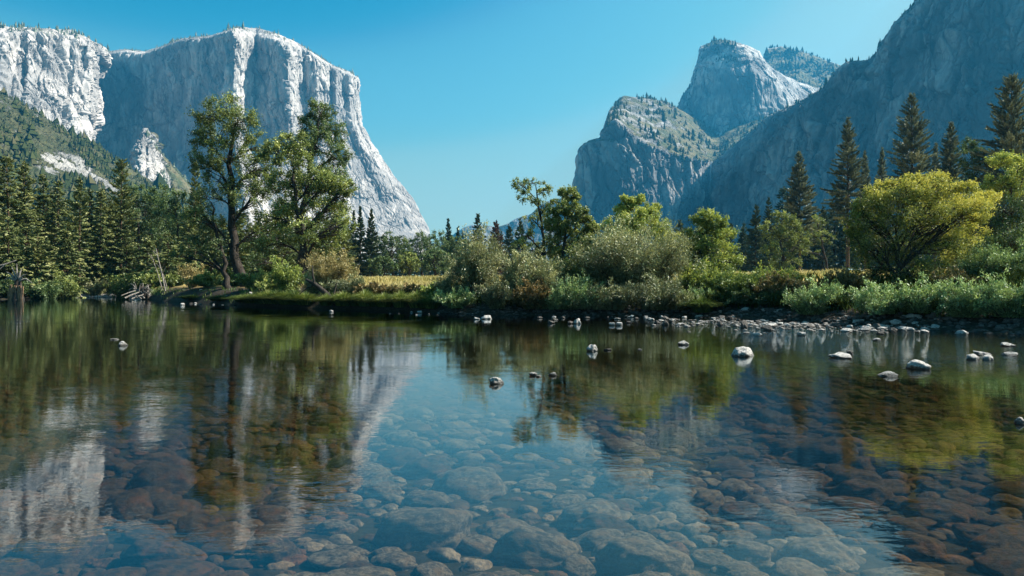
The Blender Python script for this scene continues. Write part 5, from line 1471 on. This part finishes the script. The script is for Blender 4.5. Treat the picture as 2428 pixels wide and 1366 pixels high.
# ------------------------------------------------------------------ far woods
FARPX = [(830, 1240, 255, 400, 34, (545, 600)), (1555, 1850, 240, 360, 36, (525, 585)), (1850, 2430, 205, 300, 46, (440, 560)), (-30, 470, 150, 230, 26, (450, 520)), (480, 840, 130, 200, 26, (500, 560))]
FARLAB = ["dark conifer in the far wood behind the meadow under the valley gap", "dark conifer in the far wood under the waterfall buttress", "dark conifer in the deep wood behind the tall right pines", "dark conifer deep in the wood behind the left shore cedars", "dark conifer in the wood behind the two great cottonwoods"]
rng = np.random.default_rng(44)
protos = []
for i in range(4):
    tr, cr = conifer(np.random.default_rng(880 + i), 24, 3.8 + .5 * i, bare=.01, density=.8, leaf=1.0, up=.2, droop=.25, shape=.75, ragged=.4)
    protos.append((tr.mesh("trunk", B_DARK, True), cr.mesh("crown", L_FIR)))
for gi, (x0, x1, y0, y1, n, (t0, t1)) in enumerate(FARPX):
    src = [None] * 4
    for i in range(n):
        px = x0 + (x1 - x0) * (i + rng.uniform(.1, .9)) / n
        Y = rng.uniform(y0, y1); f0 = foot(px, Y)
        s = max(8.0, height(rng.uniform(t0, t1), Y, f0[2])) / 24
        k = rng.integers(0, 4)
        sc = (s * rng.uniform(.95, 1.35),) * 2 + (s,)
        if src[k] is None:
            src[k] = plant("fir_tree", FARLAB[gi], "fir", f0, protos[k][0], protos[k][1], None, None, "trees of the far wood", rng.uniform(0, 6.28))
            src[k].scale = sc
        else:
            copy_plant(src[k], FARLAB[gi], f0, rng.uniform(0, 6.28), sc)

def far_fringe(name, label, grid, rows, n, hgt, lmat, seed, wide=.24, pxlim=None, cond=None):
    """a wood so far off that it reads as one mass: small two-tiered crowns rooted on a mountain's surface"""
    rng = np.random.default_rng(seed)
    nu, nv = grid.shape[:2]
    iu = rng.integers(0, nu, n); crest = ((grid[:, :, 2] - CAMH) / grid[:, :, 1]).argmax(1); iv = (crest[iu] + nv * rng.uniform(rows[0], rows[1], n)).astype(int).clip(0, nv - 1)
    P = grid[iu, iv]
    px = HX + F * P[:, 0] / P[:, 1]; py = HY - F * (P[:, 2] - CAMH) / P[:, 1]
    clump = noise3(P / 90.0 + 5)
    ok = clump + .5 * noise3(P / 30.0) > rng.uniform(-.25, .30, n)
    if pxlim: ok &= (px > pxlim[0]) & (px < pxlim[1])
    if cond is not None: ok &= cond(px, py)
    P = P[ok]; n = len(P)
    h = np.exp(rng.normal(size=n) * .42) * .72 * hgt; r = h * wide * rng.uniform(.7, 1.4, n)
    a = np.linspace(0, 6.283, 6)[:5]
    acc = Acc()
    for z0, z1, rs in ((-.12, .62, 1.0), (.35, 1.0, .62)):
        ring = P[:, None, :] + np.stack([np.cos(a)[None] * r[:, None] * rs * rng.uniform(.7, 1.3, (n, 5)), np.sin(a)[None] * r[:, None] * rs * rng.uniform(.7, 1.3, (n, 5)), np.repeat((h * z0)[:, None], 5, 1)], -1)
        apex = P + np.stack([rng.normal(size=n) * r * .15, rng.normal(size=n) * r * .15, h * z1], -1)
        V = np.concatenate([ring, apex[:, None, :]], 1).reshape(-1, 3)
        b = np.arange(n)[:, None] * 6
        Fc = np.concatenate([np.stack([b[:, 0] + i, b[:, 0] + (i + 1) % 5, b[:, 0] + 5], -1) for i in range(5)], 0)
        acc.add(V, Fc, np.repeat(rng.random(n), 6))
    tag(link(name, acc.mesh(name, lmat)), label, "wood", None, "stuff")
L_SCRUB = leaf_mat("far_scrub", (0.032, 0.045, 0.018), (0.061, 0.076, 0.028), (0.101, 0.094, 0.045), 0.15, 0.0)
far_fringe("rim_forest", "tiny far conifers fringing the rim of the great monolith", GRIDS['elcap'], (-.02, .02), 1300, 11, L_FIR, 1)
far_fringe("rim_forest", "tiny far conifers on top of the rugged left cliff", GRIDS['leftcliff'], (-.03, .02), 900, 15, L_FIR, 2)
far_fringe("scrub_forest", "scrub and small trees covering the green left hillside", GRIDS['hill'], (-.42, .02), 17000, 11, L_SCRUB, 3, .42, None,
           lambda px, py: (((px - 140) / 60) ** 2 + ((py - 395) / 32) ** 2 > 1) & (np.abs(px - 235 - (py - 430) * 1.6) > 18))
far_fringe("scrub_forest", "dark scrub and conifers on the sloping top of the waterfall buttress", GRIDS['lowcath'], (-.20, .02), 2300, 16, L_SCRUB, 4, .36, None, lambda px, py: (px > 1440))
far_fringe("rim_forest", "scrub on the crown of the blunt peak", GRIDS['midcath'], (-.10, .03), 1800, 11, L_SCRUB, 5, .36, None, lambda px, py: px < 1745)
far_fringe("scrub_forest", "woods over the rounded rear summit", GRIDS['rear'], (-.4, .02), 3500, 20, L_SCRUB, 6, .36)
far_fringe("rim_forest", "sparse little trees on the skyline of the great shaded wall", GRIDS['wall'], (-.012, .012), 420, 11, L_FIR, 7, .3)
far_fringe("scrub_forest", "conifers climbing the shoulder of the rocky pinnacle", GRIDS['pinnacle'], (-.7, .02), 1600, 14, L_FIR, 8, .3, None, lambda px, py: px > 345 + (py - 320) * .25)
#@@ENDFAR@@

# ------------------------------------------------------------------ haze
def make_haze():
    m = Mat("valley_haze")
    v = m.n("VolumePrincipled")
    m.set(v.inputs["Color"], (0.06, 0.50, 0.95))
    v.inputs["Density"].default_value = 0.8e-4
    v.inputs["Anisotropy"].default_value = 0.25
    m.t.links.new(v.outputs[0], m.out.inputs["Volume"])
    return m.m
hb = np.array([(x, y, z) for x in (-5600, 5600) for y in (-3000, 5800) for z in (-3.0, 1480.0)], float)
hf = np.array([[0, 1, 3, 2], [4, 6, 7, 5], [0, 4, 5, 1], [2, 3, 7, 6], [0, 2, 6, 4], [1, 5, 7, 3]])
hz = link("haze", mesh_from("haze", hb, hf, make_haze()))
tag(hz, "thin blue haze filling the valley air", "haze", None, "stuff")
